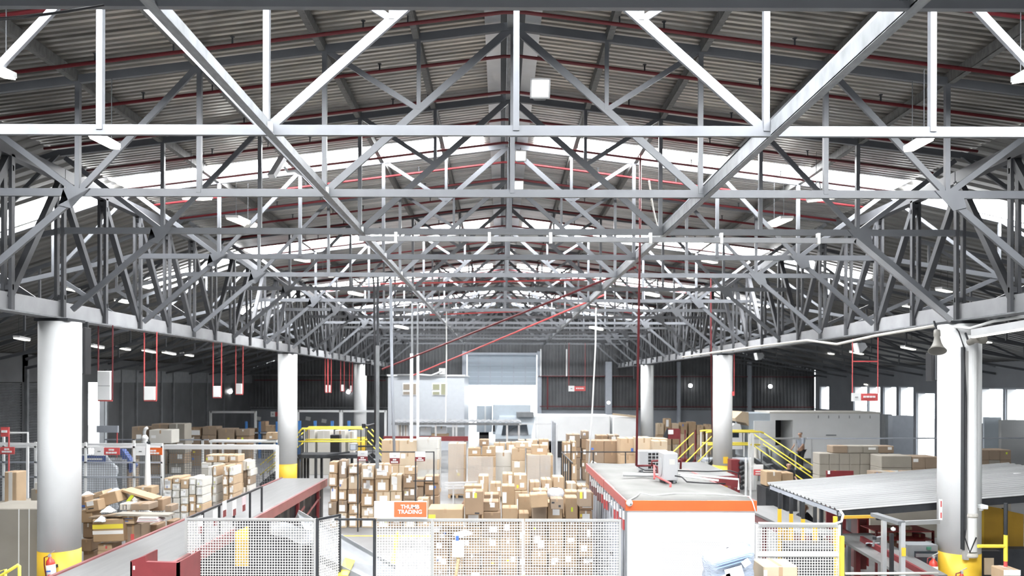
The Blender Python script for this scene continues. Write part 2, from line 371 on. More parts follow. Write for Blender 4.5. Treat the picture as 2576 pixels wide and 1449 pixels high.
# ---------------------------------------------------------------- roof trusses
DN = [6.48, 9.81, 13.03, 16.3, 19.56, 22.78, 26.1, 29.75, 33.55, 37.1, 40.6, 44.1, 47.6, 51.1, 54.6, 58.1, 61.6]
BC, TC = 7.72, (lambda u: 10.46 - 0.125 * u)
def make_truss(d, n):
    t = thing('roof_truss', (X0, d, 5.85), '', 'roof truss', 'roof trusses across the hall')
    def m(name, a, b, w, h, mt=M_STEEL): return MB().bar((X0 + a[0], d, a[1]), (X0 + b[0], d, b[1]), w, h, up=(0, 0, 1) if abs(a[0] - b[0]) > 1e-6 else (1, 0, 0)).build(name, mt, t)
    m('bottom_chord', (-EDGE, BC), (EDGE, BC), 0.06, 0.125)
    m('king_post', (0.0, BC), (0.0, TC(0)), 0.075, 0.075)
    for sg in (-1, 1):
        m('top_chord', (0, TC(0)), (sg * EDGE, TC(EDGE)), 0.07, 0.13)
        n1, n2, n3, e = sg * 3.08, sg * 5.13, sg * 7.12, sg * EDGE
        md = ((n1) / 2, (BC + TC(0)) / 2)
        z = lambda x: TC(abs(x))
        m('post', (n1, BC), (n1, z(n1)), 0.075, 0.075); m('post', (n2, BC), (n2, z(n2)), 0.075, 0.075); m('post', (n3, BC), (n3, z(n3)), 0.075, 0.075)
        m('diagonal', (n1, BC), (0, TC(0)), 0.05, 0.115)
        m('short_post', md, (md[0], z(md[0])), 0.06, 0.065); m('short_diagonal', md, (n1, z(n1)), 0.04, 0.085)
        m('diagonal', (n1, BC), (n2, z(n2)), 0.05, 0.105); m('diagonal', (n3, BC), (n2, z(n2)), 0.05, 0.095)
        m('diagonal', (n3, BC), (sg * (EDGE - 0.1), TC(EDGE) - 0.1), 0.05, 0.095)
        m('knee_brace', (n3 - sg * 0.05, BC), (e - sg * 0.25, 6.1), 0.055, 0.11)
        g = MB(); yy = d - 0.035
        g.prism([(X0 + n3 - 0.22, yy, BC + 0.06), (X0 + n3 + 0.22, yy, BC + 0.06), (X0 + n3 + sg * 0.30, yy, BC - 0.22), (X0 + n3 + sg * 0.08, yy, BC - 0.27)], (0, -0.012, 0))
        g.build('gusset_plate', M_STEEL, t)
        # the aisle half beyond the girder
        wx = (LW + 0.05 if sg < 0 else RW - 0.05) - X0
        za = lambda x, z0, z1: z0 + (z1 - z0) * (abs(x) - EDGE) / (abs(wx) - EDGE)
        m('aisle_bottom_chord', (e, BC), (wx, 5.2), 0.06, 0.11); m('aisle_top_chord', (e, ZE - 0.12), (wx, 5.58), 0.06, 0.11)
        ks = [e + (wx - e) * f for f in (0.18, 0.38, 0.6, 0.8)]
        prev = (e, ZE - 0.1)
        for i, kx in enumerate(ks):
            zb2, zt2 = za(kx, BC, 5.2), za(kx, ZE - 0.12, 5.58)
            m('aisle_post', (kx, zb2), (kx, zt2), 0.055, 0.06)
            m('aisle_diagonal', prev, (kx, zb2), 0.045, 0.08)
            prev = (kx, zt2)
        m('aisle_knee_brace', (ks[0], za(ks[0], BC, 5.2)), (e + sg * 0.2, 6.1), 0.05, 0.1)
    return t
proto = make_truss(DN[0], 0)
for n, d in enumerate(DN):
    t = proto if n == 0 else copy_tree(proto)
    t.location = (X0, d, 5.85)
    t['label'] = 'grey steel roof truss spanning the hall, %s counted from this end' % ORD[n + 1]
# ---------------------------------------------------------------- lattice girders on the columns
def girder(gx, d0, d1, np_, label):
    t = thing('lattice_girder', (gx, d0, 5.9), label, 'girder')
    zt, zb_ = 8.98, 5.9
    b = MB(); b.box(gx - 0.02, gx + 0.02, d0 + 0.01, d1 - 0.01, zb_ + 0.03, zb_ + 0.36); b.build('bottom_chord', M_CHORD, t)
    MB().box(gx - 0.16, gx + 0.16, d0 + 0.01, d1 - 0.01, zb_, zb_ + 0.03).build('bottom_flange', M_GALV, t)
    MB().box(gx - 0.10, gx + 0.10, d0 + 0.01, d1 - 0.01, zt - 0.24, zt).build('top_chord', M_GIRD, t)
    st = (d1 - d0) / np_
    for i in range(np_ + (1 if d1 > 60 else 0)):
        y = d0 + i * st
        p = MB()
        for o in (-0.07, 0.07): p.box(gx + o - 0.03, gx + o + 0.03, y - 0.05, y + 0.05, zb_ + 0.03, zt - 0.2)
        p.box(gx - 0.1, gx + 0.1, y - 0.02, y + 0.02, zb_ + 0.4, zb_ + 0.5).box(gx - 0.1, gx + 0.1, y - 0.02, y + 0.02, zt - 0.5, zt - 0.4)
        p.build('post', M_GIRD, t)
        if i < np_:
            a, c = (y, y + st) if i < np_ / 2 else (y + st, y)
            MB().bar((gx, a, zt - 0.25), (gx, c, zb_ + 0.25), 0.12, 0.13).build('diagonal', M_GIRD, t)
    return t
for gx, sd in ((LC, 'shutter wall'), (RC, 'window wall')):
    for (a, b, n), w in zip(((5.9, 16.3, 6), (16.3, 33.7, 10), (33.7, 51.1, 10), (51.1, 63.6, 7)), ('first', 'second', 'third', 'last')):
        girder(gx, a, b, n, 'lattice girder on the columns of the %s side, %s bay from this end' % (sd, w))
# ---------------------------------------------------------------- long members: tie beams, purlins, ridge beam
for xx, w in ((X0 - 3.06, 'shutter wall'), (X0 + 3.14, 'window wall')):
    t = thing('tie_beam', (xx, 4.0, 7.66), 'galvanised tie beam along the bottom chords, %s side of the hall' % w, 'beam')
    MB().box(xx - 0.012, xx + 0.012, 3.5, 62, 7.66, 7.85).box(xx - 0.012, xx + 0.085, 3.5, 62, 7.655, 7.675).build('channel', M_GALV, t)
    c = MB()
    for d in DN: c.box(xx + 0.02, xx + 0.07, d - 0.10, d - 0.035, 7.68, 7.80)
    c.build('cleats', M_ALU, t)
for sg, w in ((-1, 'shutter wall'), (1, 'window wall')):
    for k, u in enumerate((1.54, 3.08, 5.13, 7.12)):
        xx = X0 + sg * u; zt = ROOF(u) - 0.005
        MBp = MB().box(xx - 0.012, xx + 0.012, 0, DE - 0.3, zt - 0.17, zt).box(xx - 0.012, xx + sg * 0.09, 0, DE - 0.3, zt - 0.175, zt - 0.16)
        tag(MBp.build('roof_purlin', M_PURL), 'light-streaked steel purlin under the roof, %s out from the ridge towards the %s' % (ORD[k + 1], w), 'purlin')
t = thing('ridge_beam', (X0, 0, 10.3), 'ridge beam with flashing sheets along the top of the roof', 'ridge beam')
MB().box(X0 - 0.09, X0 + 0.09, 0, DE - 0.3, 10.42, 10.66).build('beam', M_GALV, t)
for sg in (-1, 1):
    MB().prism([(X0 + sg * 0.20, 0, 10.535), (X0 + sg * 0.46, 0, 10.50), (X0 + sg * 0.46, DE - 0.4, 10.50), (X0 + sg * 0.20, DE - 0.4, 10.535)], (0, 0, 0.012)).build('flashing', M_ALU, t)
# ---------------------------------------------------------------- red sprinkler pipes under the roof
pd = [10.5, 12.16, 13.8, 15.5, 17.1, 18.75, 20.4, 22.05, 23.7, 25.3, 27.0, 28.6, 31.4, 33.0, 34.6, 36.2, 38.0, 39.6, 42, 44.5, 47, 49.5, 52, 55]
for k, d in enumerate(pd):
    t = thing('sprinkler_pipe', (X0, d, 10.2), 'red sprinkler pipe following the roof slope, %s from this end' % ORD[k + 1], 'sprinkler pipe')
    z = lambda u: ROOF(u) - 0.30
    MB().tube([(X0 - 9.1, d, z(9.1)), (X0 - 0.15, d, z(0.1)), (X0 + 0.15, d, z(0.1)), (X0 + 9.1, d, z(9.1))], 0.03).build('pipe', M_RED, t, smooth=True)
    for u in ((1.62, 5.2) if k < 12 else (3.1,)):
        for sg in (-1, 1):
            xx = X0 + sg * u; MB().cyl((xx, d, z(u) + 0.02), (xx, d, ROOF(u) + 0.01), 0.012, n=6).build('hanger', M_DARK, t)
    if k < 12:
        for u in (2.3, 4.3, 6.4):
            for sg in (-1, 1):
                xx = X0 + sg * u
                MB().cyl((xx, d, z(u)), (xx, d, z(u) + 0.13), 0.014, n=6).cyl((xx, d, z(u) + 0.13), (xx, d, z(u) + 0.14), 0.035, n=8).build('sprinkler_head', M_DARK, t)
# ---------------------------------------------------------------- cartons
def carton_mesh(w, dp, h, m):
    c = min(0.016, h * 0.06); mb = MB(); g = 0.004
    mb.cbox(-w / 2, w / 2, -dp / 2, dp / 2, 0, h, c)
    me = bpy.data.meshes.new('cardboard_box'); me.from_pydata(mb.v, [], mb.f); me.update(); me.materials.append(m)
    return me
def slab_child(name, m, parent, x0, x1, y0, y1, z0, z1):
    mb = MB().box(x0, x1, y0, y1, z0, z1)
    me = bpy.data.meshes.new(name); me.from_pydata(mb.v, [], mb.f); me.update(); me.materials.append(m)
    o = bpy.data.objects.new(name, me); COL.objects.link(o); o.parent = parent
    return o
NBOX = 0
REST = set([22,27,31,37,38,41,95,96,97,99,100,101,103,104,105,107,111,112,113,115,116,117,118,119,120,121,123,124,125,126,127,128,130,131,132,134,135,136,138,139,142,143,144,146,147,148,150,151,152,154,155,157,158,159,166,170,171,174,183,187,188,191,194,195,198,202,203,211,212,213,215,216,218,219,220,221,222,223,224,226,227,228,230,231,237,239,240,241,243,244,245,247,248,251,252,255,258,259,261,262,264,265,267,268,271,272,273,274,282,283,285,288,292,293,294,295,298,299,300,301,305,311,312,317,318,323,324,325,326,327,329,330,335,336,337,341,342,347,348,349,350,351,353,354,355,356,357,358,359,360,361,362,366,367,368,369,370,371,372,373,378,383,388,400,401,405,407,408,409,410,411,412,413,414,415,416,417,418,424,430,437,438,442,443,444,445,446,447,448,449,450,454,455,456,460,470,474,477,483,484,486,487,489,491,495,496,506])      # the cartons that show least, kept together as one mass
CARTON_NO = {}
REST_V, REST_F, REST_M, REST_MATS = [], [], [], []
def carton(x, y, z, w, dp, h, label, group=None, m=None, rz=0.0, tilt=(0, 0), marks=(), tape=True, name='cardboard_box', cat='carton'):
    """x,y,z: middle of the base. marks: (material, u0, u1, v0, v1) on the front face as fractions"""
    global NBOX; NBOX += 1
    if NBOX in REST and name == 'cardboard_box':
        mb = MB().cbox(-w / 2, w / 2, -dp / 2, dp / 2, 0, h, min(0.012, h * 0.06)); M4 = Matrix.Translation((x, y, z)) @ Euler((tilt[0], tilt[1], rz)).to_matrix().to_4x4()
        mm = m or M_CARD[0]
        if mm not in REST_MATS: REST_MATS.append(mm)
        n = len(REST_V); REST_V.extend(M4 @ v for v in mb.v); REST_F.extend(tuple(i + n for i in f) for f in mb.f); REST_M.extend([REST_MATS.index(mm)] * len(mb.f))
        return None
    o = bpy.data.objects.new(name, carton_mesh(w, dp, h, m or M_CARD[0])); COL.objects.link(o)
    CARTON_NO[o.name] = NBOX
    o.location = (x, y, z); o.rotation_euler = (tilt[0], tilt[1], rz)
    tag(o, label, cat, group)
    e = 0.0025
    if tape:
        tw = min(0.03, w * 0.07)
        slab_child('packing_tape', M_CLEAR if NBOX % 3 == 0 else M_TAPE, o, -tw, tw, -dp / 2 + 0.013, dp / 2 - 0.013, h - 0.001, h + e)
        slab_child('packing_tape', M_CLEAR if NBOX % 3 == 0 else M_TAPE, o, -tw, tw, -dp / 2 - e, -dp / 2 + 0.001, h * 0.72, h - 0.013)
    for k in marks:
        mm, u0, u1, v0, v1 = k
        nm = 'shipping_label' if mm in (M_PAPER, M_PINKP) else ('sticker' if mm in (M_LIME, M_BLUE) else ('yellow_tape_band' if mm is M_YTAPE else 'print'))
        slab_child(nm, mm, o, -w / 2 + u0 * w, -w / 2 + u1 * w, -dp / 2 - 2 * e, -dp / 2 + 0.001, v0 * h, v1 * h)
    return o
def rest_box(m, x0, x1, y0, y1, z0, z1):
    if m not in REST_MATS: REST_MATS.append(m)
    mb = MB().cbox(x0, x1, y0, y1, z0, z1, 0.012); n = len(REST_V)
    REST_V.extend(mb.v); REST_F.extend(tuple(i + n for i in f) for f in mb.f); REST_M.extend([REST_MATS.index(m)] * len(mb.f))
rnd = random.Random(11)
def rmarks(white=1.0, n=(1, 3)):
    out = []
    for i in range(rnd.randint(*n)):
        if rnd.random() > white: continue
        a, b = rnd.uniform(0.24, 0.5), rnd.uniform(0.28, 0.49)
        if rnd.random() < 0.25 * white: a, b = rnd.uniform(0.55, 0.75), rnd.uniform(0.5, 0.72)
        u, v = rnd.uniform(0.04, 0.96 - a), rnd.uniform(0.08 if i else 0.4, 0.94 - b) if b < 0.5 else 0.15
        out.append((M_PAPER, u, u + a, v, min(0.95, v + b)))
        if a > 0.5: break
    if rnd.random() < 0.18:
        u, v = rnd.uniform(0.05, 0.7), rnd.uniform(0.1, 0.7); out.append((rnd.choice([M_BLUE, M_LIME, M_YTAPE]), u, u + 0.15, v, v + 0.2))
    return out
def wall_of(cols, d, dp, base_z, phrase, group, tones, white, jitter=0.012, heights=None, hr=(0.32, 0.5), minw=None, tapes=True, cname='stack', floorw='from the floor', start=1, n=(1, 3)):
    """stacks of cartons side by side. cols: (px0, px1, ytop_px) at the front depth d"""
    for ci, (a, b, yt) in enumerate(cols):
        x0, x1 = X(a, d), X(b, d); w = x1 - x0; top = Z(yt, d); z = base_z; r = 0
        hs = []
        tot = top - base_z
        while tot > 0.15:
            h = rnd.uniform(*hr)
            if tot - h < hr[0] * 0.7: h = tot
            hs.append(h); tot -= h
        for r, h in enumerate(hs):
            ww = w - 0.012 - rnd.uniform(0, 0.11) * w
            dd = dp * rnd.uniform(0.85, 1.0)
            carton((x0 + x1) / 2 + rnd.uniform(-1, 1) * min(jitter * 2.2, 0.06 * w), d + dd / 2 + rnd.uniform(0, jitter * 11), z, ww, dd, h - 0.008,
                   'carton %s %s in %s %s of %s' % (ORD[r + 1], floorw, ORD[ci + start], cname, phrase), group,
                   rnd.choice(tones), rz=rnd.uniform(-1, 1) * jitter, marks=rmarks(white, n), tape=tapes)
            z += h
T, BRN, LT, DL, CR = M_CARD
# A: parcel wall left of the passage, beyond the orange sign
wall_of([(827, 848, 1163), (850, 872, 1159), (875, 905, 1170), (908, 941, 1170), (944, 981, 1168), (983, 1012, 1195), (1014, 1046, 1176), (1048, 1078, 1255)],
        25.3, 0.55, 0, 'parcels beyond orange sign', 'parcel wall beside the belt', [T, LT, BRN, LT, CR, DL], 1.0, hr=(0.33, 0.5), n=(1, 4))
# a second, darker rank behind it
wall_of([(1030, 1066, 1205), (1068, 1106, 1198)], 26.6, 0.6, 0, 'browner parcels behind the orange sign', 'brown parcels by the black frame', [BRN, DL], 0.5, hr=(0.35, 0.5))
# B: big heap right of the passage, behind the mesh fence; front rank stands close behind the mesh
fx = [1086, 1131, 1168, 1213, 1261, 1305, 1337, 1379, 1421, 1459, 1498]
ft = [1320, 1322, 1268, 1262, 1278, 1290, 1258, 1264, 1252, 1240]
wall_of([(fx[i], fx[i + 1] - 2, ft[i]) for i in range(10)], 18.3, 0.5, 0, 'heap right behind mesh fence', 'front rank of the big carton heap', [T, BRN, T, DL], 0.45, hr=(0.28, 0.42), n=(1, 2))
wall_of([(1166, 1212, 1222), (1214, 1258, 1244), (1262, 1300, 1222), (1303, 1340, 1248), (1343, 1382, 1232), (1385, 1420, 1242), (1424, 1460, 1236)], 19.2, 0.5, 0.0, 'middle rank of fenced heap',
        'middle rank of the big carton heap', [T, LT, T, BRN], 0.5, hr=(0.4, 0.55), n=(1, 2))
wall_of([(1170, 1200, 1262), (1203, 1230, 1198), (1233, 1262, 1215), (1265, 1292, 1192), (1294, 1328, 1195), (1331, 1360, 1212), (1363, 1390, 1205), (1393, 1422, 1200), (1425, 1452, 1214), (1455, 1480, 1222)],
        21.2, 0.6, 0, 'rear rank of fenced heap', 'rear rank of the big carton heap', [LT, CR, LT, T], 0.5, hr=(0.42, 0.6), n=(1, 2))
# single cartons of the heap that stand out
def solo(x0, x1, yt, yb, d, dp, label, m, **k):
    w = X(x1, d) - X(x0, d); h = (yb - yt) * d / F
    return carton((X(x0, d) + X(x1, d)) / 2, d + dp / 2, Z(yb, d), w, dp, h, label, None, m, **k)
solo(1077, 1165, 1281, 1318, 17.6, 0.75, 'long low tan carton lying on the heap beside the orange sign', T, marks=[(M_YTAPE, 0.02, 0.22, 0.35, 0.62)])
solo(1170, 1216, 1236, 1296, 17.65, 0.45, 'tall brown carton with yellow sticker standing on the heap behind the fence', BRN, marks=[(M_PAPER, 0.05, 0.28, 0.72, 0.95), (M_LIME, 0.52, 0.66, 0.72, 0.93), (M_DARK, 0.55, 0.8, 0.05, 0.11)])
solo(1336, 1380, 1243, 1277, 17.6, 0.45, 'tilted carton with an open pale lid on the heap beside wrapped bundle', T, tilt=(0, R(-4)))
solo(1386, 1418, 1254, 1281, 17.6, 0.4, 'small grey-brown carton with black print under the wrapped bundle', DL, marks=[(M_DARK, 0.08, 0.3, 0.55, 0.7), (M_DARK, 0.62, 0.8, 0.2, 0.4)])
solo(1456, 1490, 1236, 1275, 17.7, 0.4, 'dark carton with yellow and white tape beside the orange roofed cabin', DL, marks=[(M_YTAPE, 0.1, 0.28, 0.55, 0.97), (M_PAPER, 0.4, 0.58, 0.55, 0.97)])
# C: tall pallet loads of large cartons in the middle of the hall
def pallet(x0, x1, d, dp, label):
    a, b = X(x0, d), X(x1, d)
    t = thing('wooden_pallet', ((a + b) / 2, d + dp / 2, 0), label, 'pallet', 'pallets under carton loads')
    mb = MB(); n = 6
    for i in range(n):
        yy = d + (dp - 0.1) * i / (n - 1); mb.box(a, b, yy, yy + 0.1, 0.12, 0.145)
    mb.build('deck_board', M_WOOD, t)
    for q in (0, 0.5, 1):
        xx = a + (b - a - 0.1) * q; MB().box(xx, xx + 0.1, d, d + dp, 0, 0.12).build('bearer', M_WOOD, t)
def load(x0, x1, yt, d, dp, nx, nz, phrase, tones, white, wrap=None, pal=True, n=(0, 1)):
    a, b = X(x0, d), X(x1, d); zb = 0.15 if pal else 0.0; zt = Z(yt, d)
    if pal: pallet(x0, x1, d, dp, 'wooden pallet under the ' + phrase)
    w, h = (b - a) / nx, (zt - zb) / nz
    for i in range(nx):
        for j in range(nz):
            carton(a + w * (i + 0.5), d + dp / 2, zb + h * j, w - 0.01, dp, h - 0.004, 'carton %s up, %s along, of the %s' % (ORD[j + 1], ORD[i + 1], phrase),
                   'cartons of the ' + phrase, rnd.choice(tones), marks=rmarks(white, n))
    if wrap:
        mb = MB(); N = 28; Mz = 9; hw, hd = (b - a) / 2 + 0.012, dp / 2 + 0.012
        def fn(i, j):
            t = 2 * math.pi * i / (N - 1); c, s_ = math.cos(t), math.sin(t)
            k = 1 / max(abs(c), abs(s_)); r = 1 + 0.006 * math.sin(5 * t + j)
            return ((a + b) / 2 + hw * min(1, max(-1, c * k)) * r, d + dp / 2 + hd * min(1, max(-1, s_ * k)) * r, zb + 0.02 + (zt - zb - 0.02) * j / (Mz - 1))
        mb.sheet(N, Mz, fn)
        tag(mb.build('stretch_wrap', M_WRAP), 'clear stretch film wrapped around the ' + phrase, 'film')
load(960, 1048, 1108, 33.0, 1.0, 2, 4, 'tan load left of the hall passage', [LT, CR], 0.3)
load(1048, 1106, 1104, 33.2, 1.0, 1, 5, 'cream load beside it in the middle', [CR, M_CARDW], 0.0, wrap=True)
load(1128, 1172, 1116, 32.0, 0.9, 1, 4, 'narrow wrapped cream load', [CR, LT], 0.2, wrap=True)
load(1178, 1248, 1148, 31.0, 1.0, 2, 4, 'wrapped tan load with two cartons on top', [T, LT], 0.1, wrap=True)
load(1247, 1287, 1137, 31.6, 0.9, 1, 3, 'white covered load', [M_CARDW], 0.0)
load(1288, 1322, 1128, 31.2, 0.9, 1, 4, 'slim light load right of the white one', [LT, CR], 0.2)
load(1326, 1392, 1144, 30.6, 1.0, 2, 4, 'wrapped load next to the folded gate', [LT, T], 0.1, wrap=True)
for i, (x0, x1, yt, yb, d, m) in enumerate(((1178, 1210, 1127, 1147, 31.1, T), (1213, 1246, 1123, 1147, 31.1, T), (1206, 1230, 1106, 1122, 31.2, BRN), (1338, 1378, 1120, 1143, 30.8, LT), (1298, 1330, 1112, 1127, 31.3, CR))):
    solo(x0, x1, yt, yb, d, 0.6, ('tan carton with white label, first of two on the wrapped load', 'tan carton with white label, second of two on the wrapped load', 'small brown carton topmost above the wrapped tan load',
         'pale carton lying on the wrapped load by the folded gate', 'cream carton lying on the slim light load')[i], m, marks=[(M_PAPER, 0.35, 0.7, 0.3, 0.65)])
wall_of([(1243, 1272, 1114), (1273, 1302, 1113), (1304, 1322, 1107), (1324, 1354, 1106), (1356, 1382, 1105)], 34.5, 0.7, 0, 'labelled rank behind middle loads', 'labelled cartons behind the loads', [LT, LT, T], 1.0, hr=(0.5, 0.62))
# D: right of the middle
wall_of([(1428, 1462, 1092), (1464, 1482, 1084), (1500, 1530, 1094), (1532, 1560, 1093)], 38.0, 0.8, 0, 'brown cartons by the back wall', 'brown cartons by the back wall', [DL, BRN], 0.6, hr=(0.42, 0.6))
load(1480, 1560, 1108, 35.0, 1.0, 2, 4, 'brown load beyond the cabin roof', [DL, BRN], 0.5)
load(1560, 1600, 1102, 34.0, 1.0, 1, 3, 'pale load beyond the red riser', [CR, LT], 0.2)
load(1602, 1640, 1100, 33.2, 1.0, 1, 3, 'pale load behind the roof condensers', [CR, LT], 0.2)
load(1645, 1680, 1108, 32.5, 0.9, 1, 3, 'pale load with a tilted top carton', [CR], 0.2)
wall_of([(1655, 1672, 1064), (1673, 1690, 1052), (1692, 1710, 1064), (1713, 1730, 1062), (1733, 1752, 1060), (1755, 1772, 1068), (1775, 1791, 1066)], 52.0, 0.8, 0, 'far stacks by pale wall', 'far cartons along the pale wall', [LT, T, CR], 0.3, hr=(0.55, 0.75), n=(0, 1))
wall_of([(1415, 1436, 1112), (1438, 1452, 1110)], 33.5, 0.8, 0, 'pair beside the folded gate', 'cartons beside the folded gate', [LT, T], 0.8, hr=(0.5, 0.7))
# E: white labelled cartons on the left, three ranks deep
wall_of([(410, 432, 1205), (433, 452, 1203), (453, 474, 1207), (475, 492, 1203), (493, 511, 1206)], 25.0, 0.9, 0, 'labelled block left of belt', 'white labelled cartons left of the belt', [M_CARDW, LT, M_CARDW], 1.0, jitter=0.004, hr=(0.22, 0.3), tapes=False)
wall_of([(521, 533, 1176), (534, 545, 1174), (560, 574, 1174), (575, 588, 1176)], 26.6, 0.9, 0, 'rear block left of belt', 'second block of labelled cartons left of the belt', [M_CARDW, LT], 1.0, jitter=0.004, hr=(0.25, 0.34), tapes=False)
wall_of([(505, 532, 1166), (534, 562, 1166), (564, 598, 1166), (518, 545, 1146), (548, 575, 1146)][:3], 28.0, 0.8, 0, 'tall block left of belt', 'third block of labelled cartons left of the belt', [LT, M_CARDW], 1.0, jitter=0.004, hr=(0.3, 0.36), tapes=False)
for i, (a, b) in enumerate(((518, 546), (548, 574), (576, 600))):
    solo(a, b, 1147, 1165, 28.1, 0.7, 'white labelled carton %s along the top of the tall block' % ORD[i + 1], LT, marks=[(M_PAPER, 0.2, 0.7, 0.3, 0.8), (M_LIME, 0.05, 0.15, 0.3, 0.6)][: 1 + (i == 0)])
wall_of([(606, 617, 1160), (618, 628, 1162)], 28.6, 0.8, 0, 'narrow block next to yellow stair', 'narrow block by the yellow stair', [DL, M_CARDW], 1.0, jitter=0.02, hr=(0.25, 0.34), tapes=False)
# F: loose parcels by the left column
wall_of([(201, 231, 1286)], 18.6, 0.5, 0, 'brown tower against white column', 'tower of cartons against the column', [T, BRN], 0.0, hr=(0.3, 0.42))
solo(246, 282, 1390, 1449, 18.4, 0.5, 'carton with red round print low beside the belt', LT, marks=[(M_REDL, 0.45, 0.6, 0.55, 0.7)])
solo(247, 282, 1372, 1389, 18.45, 0.5, 'flat carton with red round print second from the floor beside the belt', LT, marks=[(M_REDL, 0.55, 0.68, 0.35, 0.75)])
solo(235, 312, 1309, 1366, 18.3, 0.5, 'wide open carton with yellow printed tape and white tape stripe', T, marks=[(M_YTAPE, 0, 1, 0.58, 0.78), (M_PAPER, 0, 1, 0.34, 0.5)], tilt=(0, R(-2)))
solo(316, 355, 1321, 1410, 18.5, 0.5, 'tall plain carton with small red label beside the belt', DL, marks=[(M_REDL, 0.36, 0.58, 0.55, 0.72)])
solo(308, 339, 1300, 1321, 18.4, 0.45, 'small carton with blue printed words on the loose heap', LT, marks=[(M_BLUE, 0.12, 0.85, 0.62, 0.7), (M_BLUE, 0.12, 0.5, 0.3, 0.4)])
solo(360, 420, 1345, 1375, 18.6, 0.5, 'long leaning carton with papers on it at the belt edge', DL, tilt=(0, R(-24)))
solo(256, 300, 1242, 1272, 18.9, 0.5, 'tan carton lying tilted on top of the loose heap', T, tilt=(0, R(-16)))
solo(217, 252, 1262, 1290, 18.6, 0.45, 'tilted carton with a white label at the column side of the loose heap', T, tilt=(0, R(-10)), marks=[(M_PAPER, 0.15, 0.65, 0.55, 0.95), (M_DARK, 0.2, 0.6, 0.25, 0.35)])
solo(200, 215, 1252, 1282, 19.0, 0.4, 'carton with a blue band touching the white column', BRN, marks=[(M_BLUE, 0, 1, 0.1, 0.28)])
solo(220, 262, 1243, 1256, 19.6, 0.5, 'flat pale carton slanting above the loose heap', LT, tilt=(0, R(-17)))
solo(314, 352, 1252, 1275, 19.2, 0.45, 'carton with a lime corner standing on edge on the heap', DL, tilt=(0, R(38)), marks=[(M_LIME, 0.0, 0.2, 0.0, 1), (M_PAPER, 0.25, 0.5, 0.5, 0.95)])
solo(330, 376, 1270, 1286, 18.7, 0.5, 'flat scuffed carton end on the loose heap', DL)
solo(302, 328, 1270, 1286, 18.75, 0.4, 'white printed carton on the loose heap beside the scuffed one', M_CARDW, marks=[(M_DARK, 0.3, 0.36, 0.1, 0.9), (M_DARK, 0.6, 0.66, 0.1, 0.9)])
solo(376, 410, 1258, 1288, 19.4, 0.5, 'brown carton under the slanting flat board', BRN)
solo(416, 433, 1274, 1290, 19.0, 0.4, 'small plain carton at the belt end of the heap', DL)
solo(420, 438, 1312, 1340, 18.9, 0.4, 'upright brown carton touching the belt', BRN)
solo(357, 396, 1322, 1400, 19.0, 0.5, 'tall brown carton behind the leaning one beside the belt', BRN)
solo(398, 436, 1345, 1400, 19.2, 0.5, 'plain carton between the heap and the labelled block', DL)
solo(284, 314, 1386, 1410, 18.7, 0.4, 'open carton with clear plastic inside low in the heap', BRN)
solo(338, 382, 1228, 1250, 22.0, 0.5, 'carton with printed words behind the loose heap by the tall cone', T, marks=[(M_DARK, 0.1, 0.8, 0.35, 0.55)])
t = thing('flat_board_stack', P(330, 1298, 18.4), 'flattened board sheets lying across the loose heap', 'cardboard sheets')
MB().bar(P(232, 1300, 18.5), P(320, 1290, 18.5), 0.32, 0.03).build('sheet', M_CARD[3], t); MB().bar(P(300, 1292, 18.4), P(432, 1295, 18.4), 0.34, 0.05).build('sheet', M_CARDG, t); MB().bar(P(318, 1231, 19.4), P(396, 1254, 19.4), 0.5, 0.05).build('sheet', M_CARD[0], t)
t = thing('magazine_pile', P(380, 1312, 18.2), 'pile of glossy pink and white papers on the heap', 'papers')
for k in range(4): MB().box(X(350 + k, 18.2), X(404 - k * 2, 18.2), 18.1, 18.5, Z(1314 - k * 3, 18.2), Z(1312 - k * 3, 18.2)).build('paper', [M_PINKP, M_PAPER, M_PINKP, M_PAPER][k], t)
for k, (a, b, y0, y1, d) in enumerate(((201, 225, 1241, 1251, 19.3), (270, 300, 1232, 1242, 19.6), (252, 280, 1278, 1292, 18.5), (236, 262, 1302, 1316, 18.2), (352, 388, 1350, 1368, 18.0))):
    pts = MB(); x0, x1, zz0, zz1 = X(a, d), X(b, d), Z(y1, d), Z(y0, d)
    pts.sheet(8, 8, lambda i, j: (x0 + (x1 - x0) * i / 7, d + 0.3 * j / 7, zz0 + (zz1 - zz0) * (math.sin(math.pi * i / 7) * math.sin(math.pi * j / 7) * 0.9 + 0.08 * math.sin(3 * i + 2 * j))))
    tag(pts.build('plastic_mailer', M_PLAST if k % 2 else M_PAPER, smooth=True, solid=0.01), ('white parcel bag against the column top of the heap', 'clear parcel bag on the crest of the loose heap', 'white parcel bag in the middle of the heap',
        'labelled parcel bag inside the wide open carton', 'parcel bag leaning on the belt edge')[k], 'parcel bag', 'parcel bags on the loose heap')
